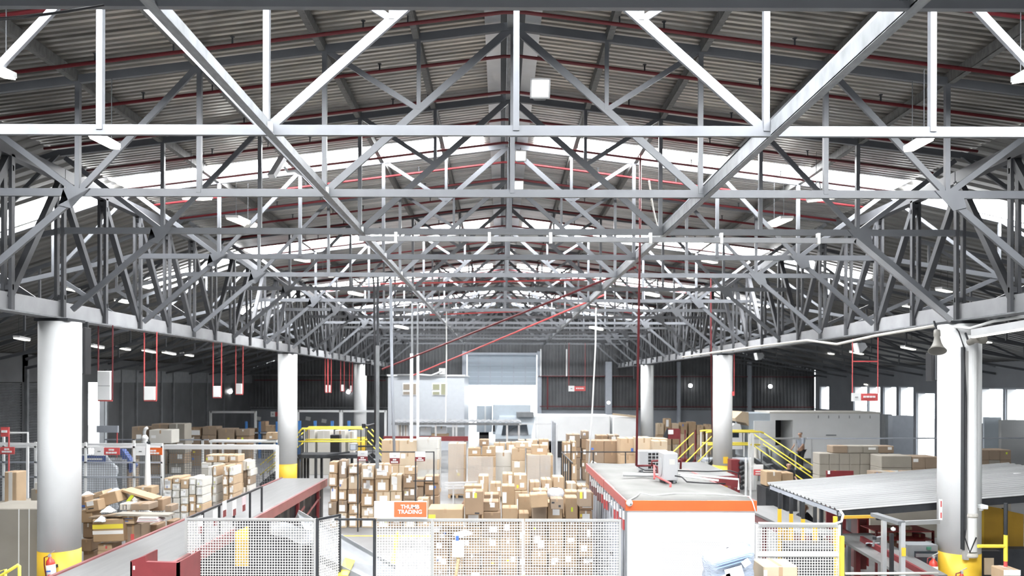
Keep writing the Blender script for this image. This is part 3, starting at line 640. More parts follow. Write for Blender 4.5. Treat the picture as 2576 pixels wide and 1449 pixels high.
# big carton at the left edge
t = carton(X(32, 17.0), 17.0 + 0.6, 0, 1.55, 1.2, Z(1283, 17.0), 'huge beige pallet carton with two white straps at the edge of the hall', None, M_CARDG, tape=False)
for xx in (0.13, 0.35, -0.35): slab_child('strap', M_PAPER, t, xx, xx + 0.022, -0.606, -0.597, 0.05, Z(1284, 17.0))
carton(X(72, 18.5), 19.0, Z(1278, 18.5), 0.28, 0.35, 0.37, 'small grey carton stacked on the beige pallet carton side', None, M_CARDG)
carton(X(86, 18.5), 19.0, Z(1240, 18.5), 0.33, 0.4, 0.17, 'white carton topmost beside the left column', None, M_CARDW)
carton(X(14, 18.9), 19.3, Z(1280, 18.9), 0.30, 0.4, 0.82, 'tall tan carton with clear tape at the edge of the hall', None, LT, marks=[(M_CLEAR, 0.35, 0.65, 0, 1)])
for nm, x0, x1, d in (('grey', 30, 98, 18.4),):
    tag(MB().box(X(-60, d), X(100, d), d, d + 1.4, 0, Z(1279, d)).build('packing_table', M_CARDG), 'low platform of flattened cartons behind the beige pallet carton', 'platform')
# G: grey cartons on the right
def grid(x0, x1, y0, y1, d, nx, nz, dp, phrase, tones, white, ztop=None, cut=None):
    w, h = (x1 - x0) / nx, (y1 - y0) / nz
    for j in range(nz):
        for i in range(nx):
            if cut and cut(i, j): continue
            a, b, yb, yt = x0 + w * i, x0 + w * (i + 1) - 0.6, y1 - h * j, y1 - h * (j + 1)
            carton((X(a, d) + X(b, d)) / 2, d + dp / 2, Z(yb, d), X(b, d) - X(a, d), dp, (yb - yt) * d / F - 0.004, 'grey carton %s up, %s along, of the %s' % (ORD[j + 1], ORD[i + 1], phrase), 'cartons of the ' + phrase, rnd.choice(tones), marks=rmarks(white, (0, 1)), tape=False)
d = 27.0; yfl = CY + EYE * F / d
grid(2062, 2216, 1138, yfl, d, 6, 6, 0.6, 'big grey block under pale trailer', [M_CARDG], 0.0, cut=lambda i, j: j < 2)
grid(2095, 2250, 1119, 1137.5, d + 0.05, 4, 1, 0.5, 'labelled top row of the big grey block', [M_CARDG, M_CARD[3]], 1.0)
rest_box(M_CARDG, X(2062, d), X(2216, d), d + 0.02, d + 0.6, 0, Z(yfl - (yfl - 1138) / 3, d) - 0.008)
d = 26.0; yfl = CY + EYE * F / d
grid(2218, 2295, 1144, 1205, d, 1, 2, 0.8, 'wrapped grey load by the big column', [M_CARDG, M_CARD[3]], 0.2)
grid(2296, 2364, 1146, 1205, d, 2, 2, 0.8, 'second grey load by the big column', [M_CARDG, M_CARD[3]], 0.3)
for nm, a, b, m in (('first', 2215, 2364, M_CARDG),):
    rest_box(m, X(a, d), X(b, d), d, d + 0.8, 0, Z(1205.5, d))
d = 24.0
grid(2200, 2360, 1184, 1200, d, 8, 1, 0.5, 'low loose row above the white canopy', [DL, M_CARDG, T], 0.5, cut=lambda i, j: i in (3,))
rest_box(M_CARDG, X(2190, d), X(2362, d), d, d + 0.7, 0, Z(1200.5, d))
grid(2462, 2545, 1128, 1180, 27.0, 3, 2, 0.7, 'wrapped cartons beyond the big column', [M_CARDG, M_CARD[3]], 0.3, cut=lambda i, j: False)
rest_box(M_CARDG, X(2462, 27), X(2545, 27), 27, 27.7, 0, Z(1180.5, 27))
# H: far left
wall_of([(328, 366, 1076), (378, 420, 1069), (422, 465, 1068)], 40.0, 1.0, 0, 'far cartons by dark side wall', 'far cartons along the dark wall', [DL, M_CARDG], 0.3, hr=(0.5, 0.7))
wall_of([(470, 505, 1078), (507, 545, 1075), (547, 590, 1080), (592, 628, 1082)], 44.0, 1.0, 0, 'farther cartons by dark wall', 'farther cartons along the dark wall', [BRN, DL], 0.2, hr=(0.5, 0.7))
carton(X(682, 36), 36.4, Z(1108, 36), 0.55, 0.5, 0.32, 'orange-tan carton on the white shelf beside the middle column', None, LT, marks=[(M_PAPER, 0.3, 0.5, 0.2, 0.5)])
t = solo(375, 432, 1084, 1118, 33.0, 0.8, 'carton load wrapped in cloudy film standing on the white bench', M_CARDW, marks=[(M_PAPER, 0.1, 0.3, 0.4, 0.6)])
# foreground right: a stack of three cartons standing in front of the fence, only the top one in view
for k in range(3):
    carton(X(1967, 12.2), 12.5, 0.605 * k, 0.525, 0.55, 0.6, 'beige carton with two white flaps in front of the low mesh fence' if k == 2 else 'beige carton %s the flapped one in front of the low fence' % ('two below' if k == 0 else 'just below'), None, CR,
           marks=[(M_PAPER, 0.0, 0.1, 0.0, 0.9)] if k == 2 else [])

# ---------------------------------------------------------------- site office cabin with an orange fascia
CXA, CXB, CYA, CYB, CZ = X(1575, 14.5), X(1905, 14.5), 14.5, 21.3, 2.48
cab = thing('site_office_cabin', ((CXA + CXB) / 2, (CYA + CYB) / 2, 0), 'white site office cabin with orange fascia and grey flat roof', 'cabin')
MB().box(CXA + 0.08, CXB - 0.06, CYA + 0.06, CYB - 0.06, 0, CZ - 0.2).build('wall_box', M_BLUEG, cab)
MB().box(CXA + 0.02, CXB - 0.03, CYA + 0.03, CYA + 0.10, 0, CZ - 0.19).build('front_panel', M_WHITE, cab)
MB().box(CXA, CXB, CYA, CYA + 0.05, CZ - 0.185, CZ).build('front_fascia', M_ORANGE, cab)
for a, b in ((CYA + 0.05, 17.6), (17.66, CYB)):
    MB().box(CXA, CXA + 0.05, a, b, CZ - 0.185, CZ).build('side_fascia', M_FASR, cab)
MB().box(CXB - 0.05, CXB, CYA + 0.05, CYB, CZ - 0.185, CZ).build('side_fascia', M_FASR, cab)
rf = MB(); rf.sheet(9, 9, lambda i, j: (CXA + 0.03 + (CXB - CXA - 0.06) * i / 8, CYA + 0.03 + (CYB - CYA - 0.03) * j / 8, CZ - 0.01 + 0.02 * math.sin(i * 1.7) * math.sin(j * 1.1)))
rf.build('roof', M_CABR, cab, smooth=True, solid=0.02)
MB().box(CXA - 0.005, CXA + 0.03, CYA + 0.01, CYA + 0.08, 0, CZ - 0.19).build('corner_post', M_GREYD, cab)
# ribs, tags and door of the long side
rb = MB(); y = CYA + 0.3
while y < CYB: rb.box(CXA + 0.065, CXA + 0.085, y, y + 0.03, 0.05, CZ - 0.2); y += 0.42
rb.build('panel_rib', M_GREYD, cab)
for k in range(16):
    yy = CYA + 0.2 + k * 0.40; zz = CZ - 0.36 - 0.03 * (k % 3)
    MB().box(CXA + 0.055, CXA + 0.075, yy, yy + 0.14, zz - 0.06, zz + 0.09).build('notice', M_PAPER, cab)
    MB().box(CXA + 0.05, CXA + 0.075, yy + 0.01, yy + 0.13, zz - 0.26, zz - 0.06).build('red_notice', M_PINK if k > 9 else M_REDL, cab)
dd = MB().box(CXA + 0.05, CXA + 0.08, 16.4, 17.2, 0.05, 2.05).build('door', M_BLUEG, cab)
hd = MB().box(CXA + 0.0, CXA + 0.05, 16.5, 16.56, 1.05, 1.12); hd.build('handle', M_BLACK, dd)
# perforated vents of the front
for a, b in ((1668, 1737), (1743, 1812)):
    v = MB(); xa, xb = X(a, CYA), X(b, CYA); zz = 0.0; r = 0
    while zz < Z(1362, CYA) :
        xx = xa + (0.02 if r % 2 else 0)
        while xx < xb - 0.02: v.box(xx, xx + 0.018, CYA + 0.024, CYA + 0.03, zz, zz + 0.008); xx += 0.04
        zz += 0.028; r += 1
        if zz < 1.1: zz = max(zz, 0.9)
    v.build('vent_perforation', mat('vent_hole_grey_%d' % a, (0.45, 0.47, 0.47), 0.7), cab)
MB().box(X(1668, CYA), X(1812, CYA), CYA + 0.026, CYA + 0.03, Z(1361.2, CYA), Z(1360.4, CYA)).build('vent_joint', M_ALU, cab)
t = thing('camera_dome', P(1585, 1265, 14.45), 'small round white camera on the corner of the orange fascia', 'camera')
MB().lathe((X(1585, 14.45), 14.47, Z(1265, 14.45)), [(0.0, -0.06), (0.035, -0.055), (0.058, -0.02), (0.06, 0.02)], 20, 'y').build('dome', M_WHITE, t, smooth=True)
MB().lathe((X(1587, 14.45), 14.47, Z(1266.5, 14.45)), [(0.0, -0.075), (0.010, -0.07), (0.012, -0.05)], 10, 'y').build('lens', M_BLACK, t)
w = [P(1583, 1258, 14.5), P(1600, 1249, 14.8), P(1610, 1240, 15.4), P(1640, 1246, 15.2), P(1700, 1241, 15.4), P(1800, 1243, 15.3), P(1885, 1249, 15.0), P(1893, 1262, 14.46), P(1901, 1288, 14.45)]
tag(MB().tube(w, 0.012, 6).build('white_cable', M_WHITE, smooth=True), 'white cable lying across the cabin roof and hanging over its corner', 'cable')
# roof condensers
def condenser(x0, x1, y0, dp, z0, z1, label, grille_front=True):
    t = thing('ac_condenser', ((x0 + x1) / 2, y0 + dp / 2, z0), label, 'air conditioner')
    MB().cbox(x0, x1, y0, y0 + dp, z0 + 0.05, z1, 0.015).build('casing', M_UNIT, t)
    for xx in (x0 + 0.05, x1 - 0.1): MB().box(xx, xx + 0.05, y0, y0 + dp, z0, z0 + 0.05).build('foot', M_GREYD, t)
    if grille_front:
        gx0 = x0 + (x1 - x0) * 0.3
        MB().box(gx0, x1 - 0.03, y0 - 0.004, y0 + 0.01, z0 + 0.09, z1 - 0.04).build('fan_opening', M_BLACK, t)
        g = MB()
        for i in range(6): xx = gx0 + (x1 - 0.03 - gx0) * i / 5; g.box(xx - 0.008, xx + 0.008, y0 - 0.014, y0 - 0.004, z0 + 0.09, z1 - 0.04)
        for i in range(6): zz = z0 + 0.09 + (z1 - 0.13 - z0) * i / 5; g.box(gx0, x1 - 0.03, y0 - 0.014, y0 - 0.004, zz - 0.008, zz + 0.008)
        g.build('grille', M_ALU, t)
    else:
        MB().box(x0 + (x1 - x0) * 0.42, x0 + (x1 - x0) * 0.78, y0 - 0.01, y0 + 0.01, z1 - 0.24, z1 - 0.13).build('service_cover', M_CARDW, t)
        MB().lathe((x0 - 0.004, y0 + dp / 2, (z0 + z1) / 2), [(0.20, 0), (0.20, -0.012), (0.12, -0.02), (0.0, -0.02)], 20, 'x').build('fan_shroud', M_UNIT, t)
        MB().box(x0 + 0.02, x1 - 0.02, y0 + 0.02, y0 + dp - 0.02, z0 - 0.0, z0 + 0.03).build('tray', M_BLACK, t)
condenser(X(1608, 19.0), X(1682, 19.0), 19.0, 0.3, CZ + 0.01, Z(1133, 19.0), 'white condenser with square black grille on the cabin roof')
condenser(X(1669, 17.0), X(1706, 17.0), 17.0, 0.55, CZ + 0.01, Z(1139, 17.0), 'white condenser turned side-on with service cover on the cabin roof', False)
tag(MB().cyl(P(1567, 1193, 17.9), P(1655, 1196, 17.9), 0.045, n=14).build('duct_tube', M_ALU, smooth=False), 'grey tube lying on the cabin roof behind the side-on condenser', 'tube')
for nm, pts in (('longer', [P(1706, 1192, 17.2), P(1858, 1206, 17.0), P(1858, 1232, 16.9)]), ('shorter', [P(1712, 1197, 16.9), P(1808, 1209, 16.7)])):
    tag(MB().tube(pts, 0.022, 8).build('conduit_pipe', M_WHITE), '%s of two white pipes running off the cabin roof towards the canopy' % nm, 'pipe')
for nm, pts in (('upper', [P(1700, 1184, 17.2), P(1780, 1186, 17.2), P(1835, 1184, 17.2), P(1857, 1190, 17.2), P(1861, 1225, 17.2)]), ('lower', [P(1698, 1197, 16.9), P(1716, 1200, 16.8), P(1728, 1212, 16.6), P(1770, 1215, 16.5), P(1825, 1217, 16.4)]),
                ('rear', [P(1606, 1175, 18.9), P(1622, 1183, 18.8), P(1660, 1184, 18.8)])):
    tag(MB().tube(pts, 0.016, 6).build('black_cable', M_BLACK, smooth=True), '%s black cable trailing from the condensers on the cabin roof' % nm, 'cable')
# red pipework on the cabin roof with its tall riser
t = thing('sprinkler_riser', P(1602, 1172, 18.4), 'tall red pipe dropping from the roof to the cabin', 'sprinkler pipe')
zt = Z(455, 18.75)
MB().tube([(X(1609, 18.75), 18.75, 10.0), (X(1609, 18.75), 18.75, Z(600, 18.75)), P(1601, 1172, 18.4)], 0.027, 10).build('riser', M_RED, t, smooth=True)
MB().tube([P(1601, 1172, 18.4), P(1645, 1171, 18.4), P(1654, 1176, 18.4), P(1654, 1196, 18.2)], 0.025, 8).build('elbow_run', M_RED, t, smooth=True)
MB().tube([P(1640, 1171, 18.3), P(1640, 1160, 18.3), P(1670, 1158, 18.3)], 0.025, 8).build('branch', M_RED, t, smooth=True)
MB().tube([P(1646, 1172, 18.2), P(1646, 1204, 17.2)], 0.022, 8).build('drop', M_REDL, t, smooth=True)
MB().tube([P(1650, 1198, 17.6), P(1687, 1216, 16.4), P(1686, 1230, 16.35)], 0.022, 8).build('drain', M_REDL, t, smooth=True)
MB().tube([P(1706, 1158, 17.6), P(1713, 1158, 17.6), P(1712, 1180, 17.6)], 0.025, 8).build('stub', M_RED, t, smooth=True)
# ---------------------------------------------------------------- mesh fences
def mesh_geo(mb, a, b, z0, z1, pitch=0.049, r=0.0125):
    a, b = Vector(a), Vector(b); L = (b - a).length; d = (b - a) / L
    n = int(L / pitch)
    for i in range(n + 1):
        p = a + d * (L * i / n); mb.bar((p.x, p.y, z0), (p.x, p.y, z1), r, r, up=(d.x, d.y, 0))
    m = int((z1 - z0) / pitch)
    for k in range(m + 1):
        z = z0 + (z1 - z0) * k / m; mb.bar((a.x, a.y, z), (b.x, b.y, z), r, r)
    return mb
def fence_panel(a, b, top, label, rail=M_FENCE, post=M_FENCE, z0=0.1, mid=None, pitch=0.049, mm=M_WHITEM, posts=(True, True), r=0.0125):
    a, b = Vector((*a, 0)), Vector((*b, 0))
    t = thing('mesh_fence_panel', (a + b) / 2, label, 'fence panel', 'mesh fence panels')
    mesh_geo(MB(), a, b, z0, top - 0.03, pitch, r).build('wire_mesh', mm, t)
    MB().bar((a.x, a.y, top), (b.x, b.y, top), 0.04, 0.04).build('top_rail', rail, t)
    if mid: MB().bar((a.x, a.y, mid), (b.x, b.y, mid), 0.05, 0.07).build('middle_rail', rail, t)
    for on, p in zip(posts, (a, b)):
        if on: MB().box(p.x - 0.022, p.x + 0.022, p.y - 0.022, p.y + 0.022, 0, top + 0.02).build('post', post, t)
    return t
FD = 14.6; FT = Z(1308, FD)
xs = [X(v, FD) for v in (470, 630, 793, 842, 942, 1088, 1316, 1560)]
fence_panel((xs[0], FD), (xs[2], FD), FT, 'wide mesh fence panel in front of the belt, with two bays')
fence_panel((xs[2] + 0.05, FD), (xs[3], FD + 0.5), FT, 'narrow mesh panel turned inward beside the metal chute', post=M_DARK, rail=M_DARK)
t = thing('fence_rail', ((xs[3] + xs[4]) / 2, FD, FT), 'dark top rail bridging the gap without mesh above the chute', 'rail')
MB().bar((xs[3], FD + 0.02, FT), (xs[4], FD + 0.02, FT), 0.035, 0.035).build('rail', M_DARK, t); MB().box(xs[4] - 0.025, xs[4] + 0.025, FD + 0.03, FD + 0.08, 0, FT).build('post', M_DARK, t)
fence_panel((xs[4] + 0.05, FD), (xs[5], FD), FT, 'mesh fence panel below the orange sign', posts=(False, True))
fence_panel((xs[5] + 0.03, FD), (xs[6], FD), FT, 'mesh fence panel with the white card tied on it', posts=(False, True), post=M_WHITE)
fence_panel((xs[6] + 0.04, FD), (xs[7], FD), FT, 'mesh fence panel between the white post and the cabin', posts=(False, True))
# return run along the belt with hanging notices
SX = X(470, FD)
t = thing('belt_guard_rail', (SX, 16.8, 0), 'dark guard rail along the belt with paper notices clipped on it', 'guard rail')
MB().bar((SX, FD + 0.05, FT), (SX, 19.2, FT), 0.04, 0.04).build('top_rail', M_DARK, t)
for yy in (15.4, 16.3, 17.2, 18.3, 19.2): MB().box(SX - 0.02, SX + 0.02, yy - 0.02, yy + 0.02, 0, FT).build('post', M_DARK, t)
for k, (a, b, y0, y1, m) in enumerate(((494, 509, 1300, 1350, M_PAPER), (532, 545, 1284, 1330, M_PAPER), (556, 568, 1262, 1320, M_PAPER), (582, 592, 1260, 1300, M_PAPER), (605, 617, 1250, 1296, M_PINKP))):
    d = 2000 * (SX) / ((a + b) / 2 - CX)
    MB().bar((SX + 0.03, d - 0.12, Z(y0, d) - 0.16), (SX + 0.03, d + 0.12, Z(y0, d) - 0.16), 0.008, 0.32).build('notice', m, t)
    MB().bar((SX + 0.036, d - 0.10, Z(y0, d) - 0.26), (SX + 0.036, d + 0.08, Z(y0, d) - 0.26), 0.008, 0.14).build('red_print', M_REDM, t)
# right of the cabin
FR = X(2112, FD)
fence_panel((CXB + 0.02, FD), (FR, FD), Z(1320, FD), 'low mesh fence panel with middle rail right of the cabin', rail=M_WHITE, post=M_WHITE, mid=Z(1392, FD), z0=0.3)
w = [P(1908, 1316, 14.55), P(2010, 1318, 14.55), P(2100, 1318, 14.55), P(2117, 1312, 14.55), P(2121, 1295, 14.6), P(2114, 1284, 14.9)]
tag(MB().tube(w, 0.022, 8).build('white_hose', M_WHITE, smooth=True), 'white hose along the low mesh fence curling up to the canopy', 'hose')
t = thing('yellow_guard_post', (X(2120, 14.5), 14.5, 0), 'yellow post at the end of the low mesh fence', 'post')
MB().box(X(2115, 14.5), X(2123, 14.5), 14.46, 14.54, 0.06, Z(1346, 14.5)).build('post', M_YELR, t); MB().box(X(2109, 14.5), X(2129, 14.5), 14.4, 14.6, 0, 0.06).build('base_plate', M_YELR, t)
# sign on the fence, white card, stick
t = thing('company_sign', P(1009, 1303, 14.45), 'white and orange sign with two words standing on the mesh fence rail', 'sign')
MB().box(X(942, 14.5), X(992, 14.5), 14.5, 14.53, Z(1304, 14.5), Z(1262, 14.5)).build('white_board', M_WHITE, t)
MB().box(X(992, 14.5), X(1075, 14.5), 14.5, 14.53, Z(1304, 14.5), Z(1262, 14.5)).build('frame', M_WHITE, t)
MB().box(X(992.5, 14.5), X(1074, 14.5), 14.49, 14.51, Z(1301, 14.5), Z(1263.5, 14.5)).build('orange_board', mat('sign_orange', (0.60, 0.15, 0.05), 0.5), t)
text('THUMB\nTRADING', 0.1, (X(1032.5, 14.5), 14.486, Z(1282, 14.5)), (R(90), 0, 0), M_WHITE, t, off=0.0022, space=0.92)
t = thing('hanging_card', P(1153, 1402, 14.5), 'blank white card hung by a blue tie on the mesh fence', 'card')
MB().cbox(X(1138, 14.5), X(1169, 14.5), 14.5, 14.53, Z(1403, 14.5), Z(1361, 14.5), 0.006).build('card', M_WHITE, t); MB().box(X(1148, 14.5), X(1155, 14.5), 14.51, 14.54, Z(1361, 14.5), Z(1349, 14.5)).build('tie', M_BLUE, t)
tag(MB().bar(P(1138, 1500, 14.3), P(1154, 1404, 14.54), 0.05, 0.025).build('wooden_batten', M_WOOD), 'wooden batten leaning on the fence under the white card', 'batten')
tag(MB().prism([P(1140, 1348, 16.2), P(1168, 1340, 16.2), P(1188, 1346, 16.2), P(1160, 1351, 16.2)], (0, 0.3, 0.004)).build('paper_sheet', M_PAPER), 'loose white paper lying on a carton above the white card', 'paper')
# ---------------------------------------------------------------- belt conveyor on the left
BX0, BX1, BZ = -7.15, -5.74, 1.5
t = thing('belt_conveyor', (-6.4, 18, 0), 'long flat belt conveyor with faded red side frames', 'conveyor')
MB().cbox(BX0, BX1, 10.5, 26.0, BZ - 0.05, BZ, 0.02).build('belt', M_BELT, t)
MB().box(BX1, BX1 + 0.06, 10.5, 26.1, BZ - 0.26, BZ - 0.02).build('side_frame', M_PINK, t); MB().box(BX0 - 0.06, BX0, 10.5, 26.1, BZ - 0.2, BZ + 0.02).build('side_frame', M_PINK, t)
MB().cyl((BX0, 26.0, BZ - 0.1), (BX1, 26.0, BZ - 0.1), 0.1, n=14).build('end_roller', M_GREYD, t)
for yy in (12.5, 15, 17.5, 20, 22.5, 25): 
    for xx in (BX0, BX1): MB().box(xx - 0.04, xx + 0.04, yy - 0.05, yy + 0.05, 0, BZ - 0.2).build('leg', M_REDM, t)
cu = MB(); cu.sheet(70, 4, lambda i, j: (BX1 - 0.08 + 0.04 * math.sin(i * 1.3), 14.0 + i * 0.172, 0.05 + (BZ - 0.32) * j / 3)); cu.build('black_curtain', M_BLACK, t, solid=0.01)
for yy, zz in ((22.0, 0.75), (24.0, 0.75)): MB().bar((BX1 + 0.02, yy - 1.4, 0.55), (BX1 + 0.02, yy + 1.2, 1.0), 0.03, 0.05).build('brace', M_PINK, t)
t = thing('red_steel_box', (X(388, 12.2), 12.2, 0), 'dark red steel box with a cut-out top at the near end of the belt', 'steel box')
d = 12.0
MB().prism([(X(329, d), d, 0.05), (X(449, d), d, 0.05), (X(449, d), d, Z(1418, d)), (X(368, d), d, Z(1416, d)), (X(366, d), d, Z(1401, d)), (X(329, d), d, Z(1414, d))], (0, 0.08, 0)).build('front_plate', M_REDM, t)
MB().box(X(329, d), X(333, d), d, d + 0.9, 0.05, Z(1416, d)).box(X(445, d), X(449, d), d, d + 0.9, 0.05, Z(1418, d)).box(X(329, d), X(449, d), d, d + 0.9, 0.0, 0.05).build('body', M_REDM, t)
MB().box(X(336, d), X(341, d), d - 0.005, d, Z(1436, d), Z(1426, d)).build('scuff', M_PINKP, t)
tag(MB().prism([P(592, 1337, 15.0), P(624, 1324, 15.0), P(624, 1425, 15.0), P(592, 1425, 15.0)], (0, 0.05, 0)).build('yellow_guard_plate', M_YEL), 'upright yellow plate behind the wide mesh fence panel', 'guard plate')
cs = MB(); cs.sheet(30, 4, lambda i, j: (-5.66 + 1.75 * i / 29, 17.0 + 0.03 * math.sin(i * 1.9), 0.02 + (1.62 + 0.12 * i / 29) * j / 3))
tag(cs.build('black_rubber_screen', M_BLACK, solid=0.012), 'black rubber screen hanging behind the wide mesh fence panel under the chute', 'screen')
# metal chute
t = thing('metal_chute', (-2.9, 15.9, 0), 'shiny sheet metal chute sloping down through the fence gap', 'chute')
a0, a1, b0, b1 = P(752, 1290, 15.8), P(800, 1320, 15.3), P(992, 1425, 15.2), P(960, 1460, 14.8)
A, B_, C_, D_ = P(748, 1292, 16.4), P(992, 1432, 15.9), P(992, 1500, 15.1), P(790, 1398, 15.2)
MB().prism([A, B_, C_, D_], (0, 0, 0.02)).build('slide', M_CHUTE, t)
MB().bar(A, B_, 0.02, 0.16).build('side_lip', M_CHUTE, t); MB().bar(D_, C_, 0.02, 0.14).build('side_lip', M_CHUTE, t)
for p in (B_, C_): MB().box(p.x - 0.25, p.x - 0.2, p.y - 0.03, p.y + 0.03, 0, p.z + 0.12).build('leg', M_GREYD, t)
for p in (A, D_): MB().box(p.x + 0.05, p.x + 0.1, p.y - 0.03, p.y + 0.03, 0, p.z).build('leg', M_GREYD, t)
MB().prism([P(868, 1405, 15.5), P(893, 1412, 15.5), P(875, 1450, 15.0), P(850, 1450, 15.0)], (0, 0, 0.02)).build('yellow_stripe', M_YTAPE, t)
ps = MB(); ps.sheet(10, 8, lambda i, j: P(680 + 13 * i, 1303 + 4.2 * i + j * 5.5 + 3 * math.sin(i * 1.3 + j), 15.2 + 0.1 * math.sin(i + 0.7 * j) + 0.05 * j))
tag(ps.build('plastic_sheet', M_PLAST, smooth=True), 'bluish plastic sheet hanging over the fence rail by the chute', 'plastic sheet')
# wrapped stack in front of the cabin
t = thing('wrapped_pallet_load', (X(1850, 12.0), 12.4, 0), 'tilted stack of bags wrapped in bluish film before the white cabin', 'wrapped load')
wl = MB(); zt0 = Z(1396, 12.0); cxl = X(1850, 12.0)
def wfn(i, j):
    a = 2 * math.pi * i / 35; c, s_ = math.cos(a), math.sin(a); k = 1 / max(abs(c), abs(s_)) ** 0.75
    f = j / 23; z = 0.1 + (zt0 - 0.1) * min(1, j / 20)
    shr = 1.0 if j <= 20 else 1 - (j - 20) / 3.2
    bump = 1 + 0.035 * math.sin(j * 2.1) + 0.02 * math.sin(5 * a + j)
    x = 0.35 * c * k * bump * shr; y = 0.32 * s_ * k * bump * shr
    z += 0.30 * x * min(1, f) + (0.012 * (j - 20) if j > 20 else 0)
    return (cxl + x, 12.4 + y, z)
wl.sheet(36, 24, wfn)
wl.build('film_wrap', mat('bluish_film', (0.40, 0.46, 0.56), 0.15, bump=0.8, scale=12, var=0.18, stretch=(1, 1, 4)), t, smooth=True)
for k, (u, v, w_, h_) in enumerate(((0.0, 0.28, 0.26, 0.16), (0.18, 0.13, 0.1, 0.1), (-0.16, 0.35, 0.2, 0.06))):
    MB().bar((cxl + u - w_ / 2, 12.03, zt0 - v - 0.02), (cxl + u + w_ / 2, 12.03, zt0 - v + 0.05), 0.01, h_).build('paper_label', M_PAPER, t)
for k in range(3): MB().bar((cxl - 0.26, 12.05, zt0 - 0.12 - 0.045 * k), (cxl + 0.25, 12.05, zt0 + 0.03 - 0.045 * k), 0.02, 0.012).build('blue_edge', mat('soft_blue_%d' % k, (0.30, 0.42, 0.66), 0.4), t)
MB().box(cxl - 0.4, cxl + 0.4, 12.02, 12.78, 0, 0.1).build('pallet_base', M_WOOD, t)
# yellow rail at the lower left edge
t = thing('yellow_rail', P(25, 1500, 11.5), 'bent yellow tube rail at the foot of the beige pallet carton', 'rail')
d = 11.5
MB().tube([P(-20, 1462, d), P(46, 1421, d), P(49, 1424, d), P(49, 1700, d)], 0.022, 8).build('upper_tube', M_YELR, t, smooth=True)
MB().tube([P(-25, 1446, d), P(14, 1432, d), P(14, 1700, d)], 0.02, 8).build('lower_tube', M_YELR, t, smooth=True)
# fire extinguishers
def extinguisher(x, y, zb, label, s=1.0, tilt=0.0):
    t = thing('fire_extinguisher', (x, y, zb), label, 'fire extinguisher')
    MB().lathe((x, y, zb), [(0.0, 0), (0.075 * s, 0.01), (0.085 * s, 0.03), (0.085 * s, 0.42 * s), (0.07 * s, 0.48 * s), (0.03 * s, 0.52 * s), (0.03 * s, 0.55 * s)], 20).build('cylinder', mat('extinguisher_red_%d' % int(x * 10), (0.70, 0.07, 0.05), 0.3), t, smooth=True)
    MB().lathe((x, y, zb), [(0.0865 * s, 0.14 * s), (0.0865 * s, 0.40 * s)], 20).build('label_band', M_PAPER, t, smooth=True)
    MB().box(x - 0.03, x + 0.03, y - 0.09 * s, y - 0.0875 * s, zb + 0.17 * s, zb + 0.22 * s).build('label_print', M_REDL, t)
    MB().box(x - 0.05, x + 0.04, y - 0.09 * s, y - 0.0875 * s, zb + 0.27 * s, zb + 0.30 * s).build('label_print', M_BLUE, t)
    MB().box(x - 0.02, x + 0.02, y - 0.025, y + 0.025, zb + 0.54 * s, zb + 0.60 * s).bar((x - 0.02, y, zb + 0.60 * s), (x + 0.10 * s, y, zb + 0.66 * s), 0.02, 0.012).build('valve_handle', M_ALU, t)
    MB().tube([(x - 0.02, y, zb + 0.57 * s), (x - 0.11 * s, y, zb + 0.55 * s), (x - 0.125 * s, y, zb + 0.40 * s), (x - 0.11 * s, y, zb + 0.15 * s)], 0.012, 6).build('hose', M_REDM, t, smooth=True)
    MB().box(x - 0.03, x + 0.03, y + 0.07, y + 0.2, zb + 0.3, zb + 0.36).build('wall_bracket', M_DARK, t)
    t.rotation_euler = (0, tilt, 0)
extinguisher(X(128, 15.6), 15.68, Z(1397, 15.6) - 0.62, 'red fire extinguisher hanging tilted on the yellow base of the shutter side column', tilt=R(-6))
extinguisher(X(2356, 15.8), 15.9, Z(1394, 15.8) - 0.63, 'red fire extinguisher with striped label at the window side column')
extinguisher(X(2437, 15.5), 15.72, Z(1436, 15.5) - 0.63, 'red fire extinguisher hung in the middle of the window side column base')
# ---------------------------------------------------------------- fittings of the near window side column
t = thing('cable_tray', (X(2431, 15.86), 15.9, 1.3), 'grey perforated cable tray running down the big window side column', 'cable tray')
MB().box(X(2426, 15.86), X(2437, 15.86), 15.84, 15.95, Z(1405, 15.86), Z(880, 15.86)).build('tray', M_FENCE, t)
MB().box(X(2423, 15.86), X(2426, 15.86), 15.83, 15.95, Z(1380, 15.86), Z(870, 15.86)).build('tray_side', M_DARK, t)
MB().tube([P(2397, 815, 16.2), P(2412, 835, 15.85), P(2424, 870, 15.8), P(2431, 1000, 15.8), P(2430, 1330, 15.8), P(2427, 1352, 15.75), P(2440, 1390, 15.7), P(2456, 1352, 15.75)], 0.014, 6).build('cable', M_BLACK, t, smooth=True)
t = thing('sheet_pipe_cover', (X(2448, 15.9), 16.0, 1.3), 'white sheet cover over the downpipe on the big window side column', 'pipe cover')
MB().cyl((X(2447, 15.85), 15.925, 1.28), (X(2447, 15.85), 15.925, 5.6), 0.125, n=20).build('cover', M_WHITE, t, smooth=False)
for zz, r in ((Z(1292, 15.9), 0.14), (Z(1392, 15.9), 0.135)): MB().lathe((X(2447, 15.85), 15.925, zz), [(0.126, -0.05), (r + 0.01, -0.02), (r, 0.02), (0.126, 0.04)], 20).build('torn_foil', M_CARDW, t)
t = thing('bulkhead_camera', P(2470, 1275, 15.9), 'white camera housing on the side of the big window side column', 'camera')
MB().cbox(X(2462, 15.9), X(2480, 15.9), 15.8, 16.05, Z(1276, 15.9), Z(1266, 15.9), 0.01).build('housing', M_WHITE, t); MB().cyl(P(2468, 1284, 15.9), P(2468, 1275, 15.9), 0.04, n=12).build('arm', M_WHITE, t)
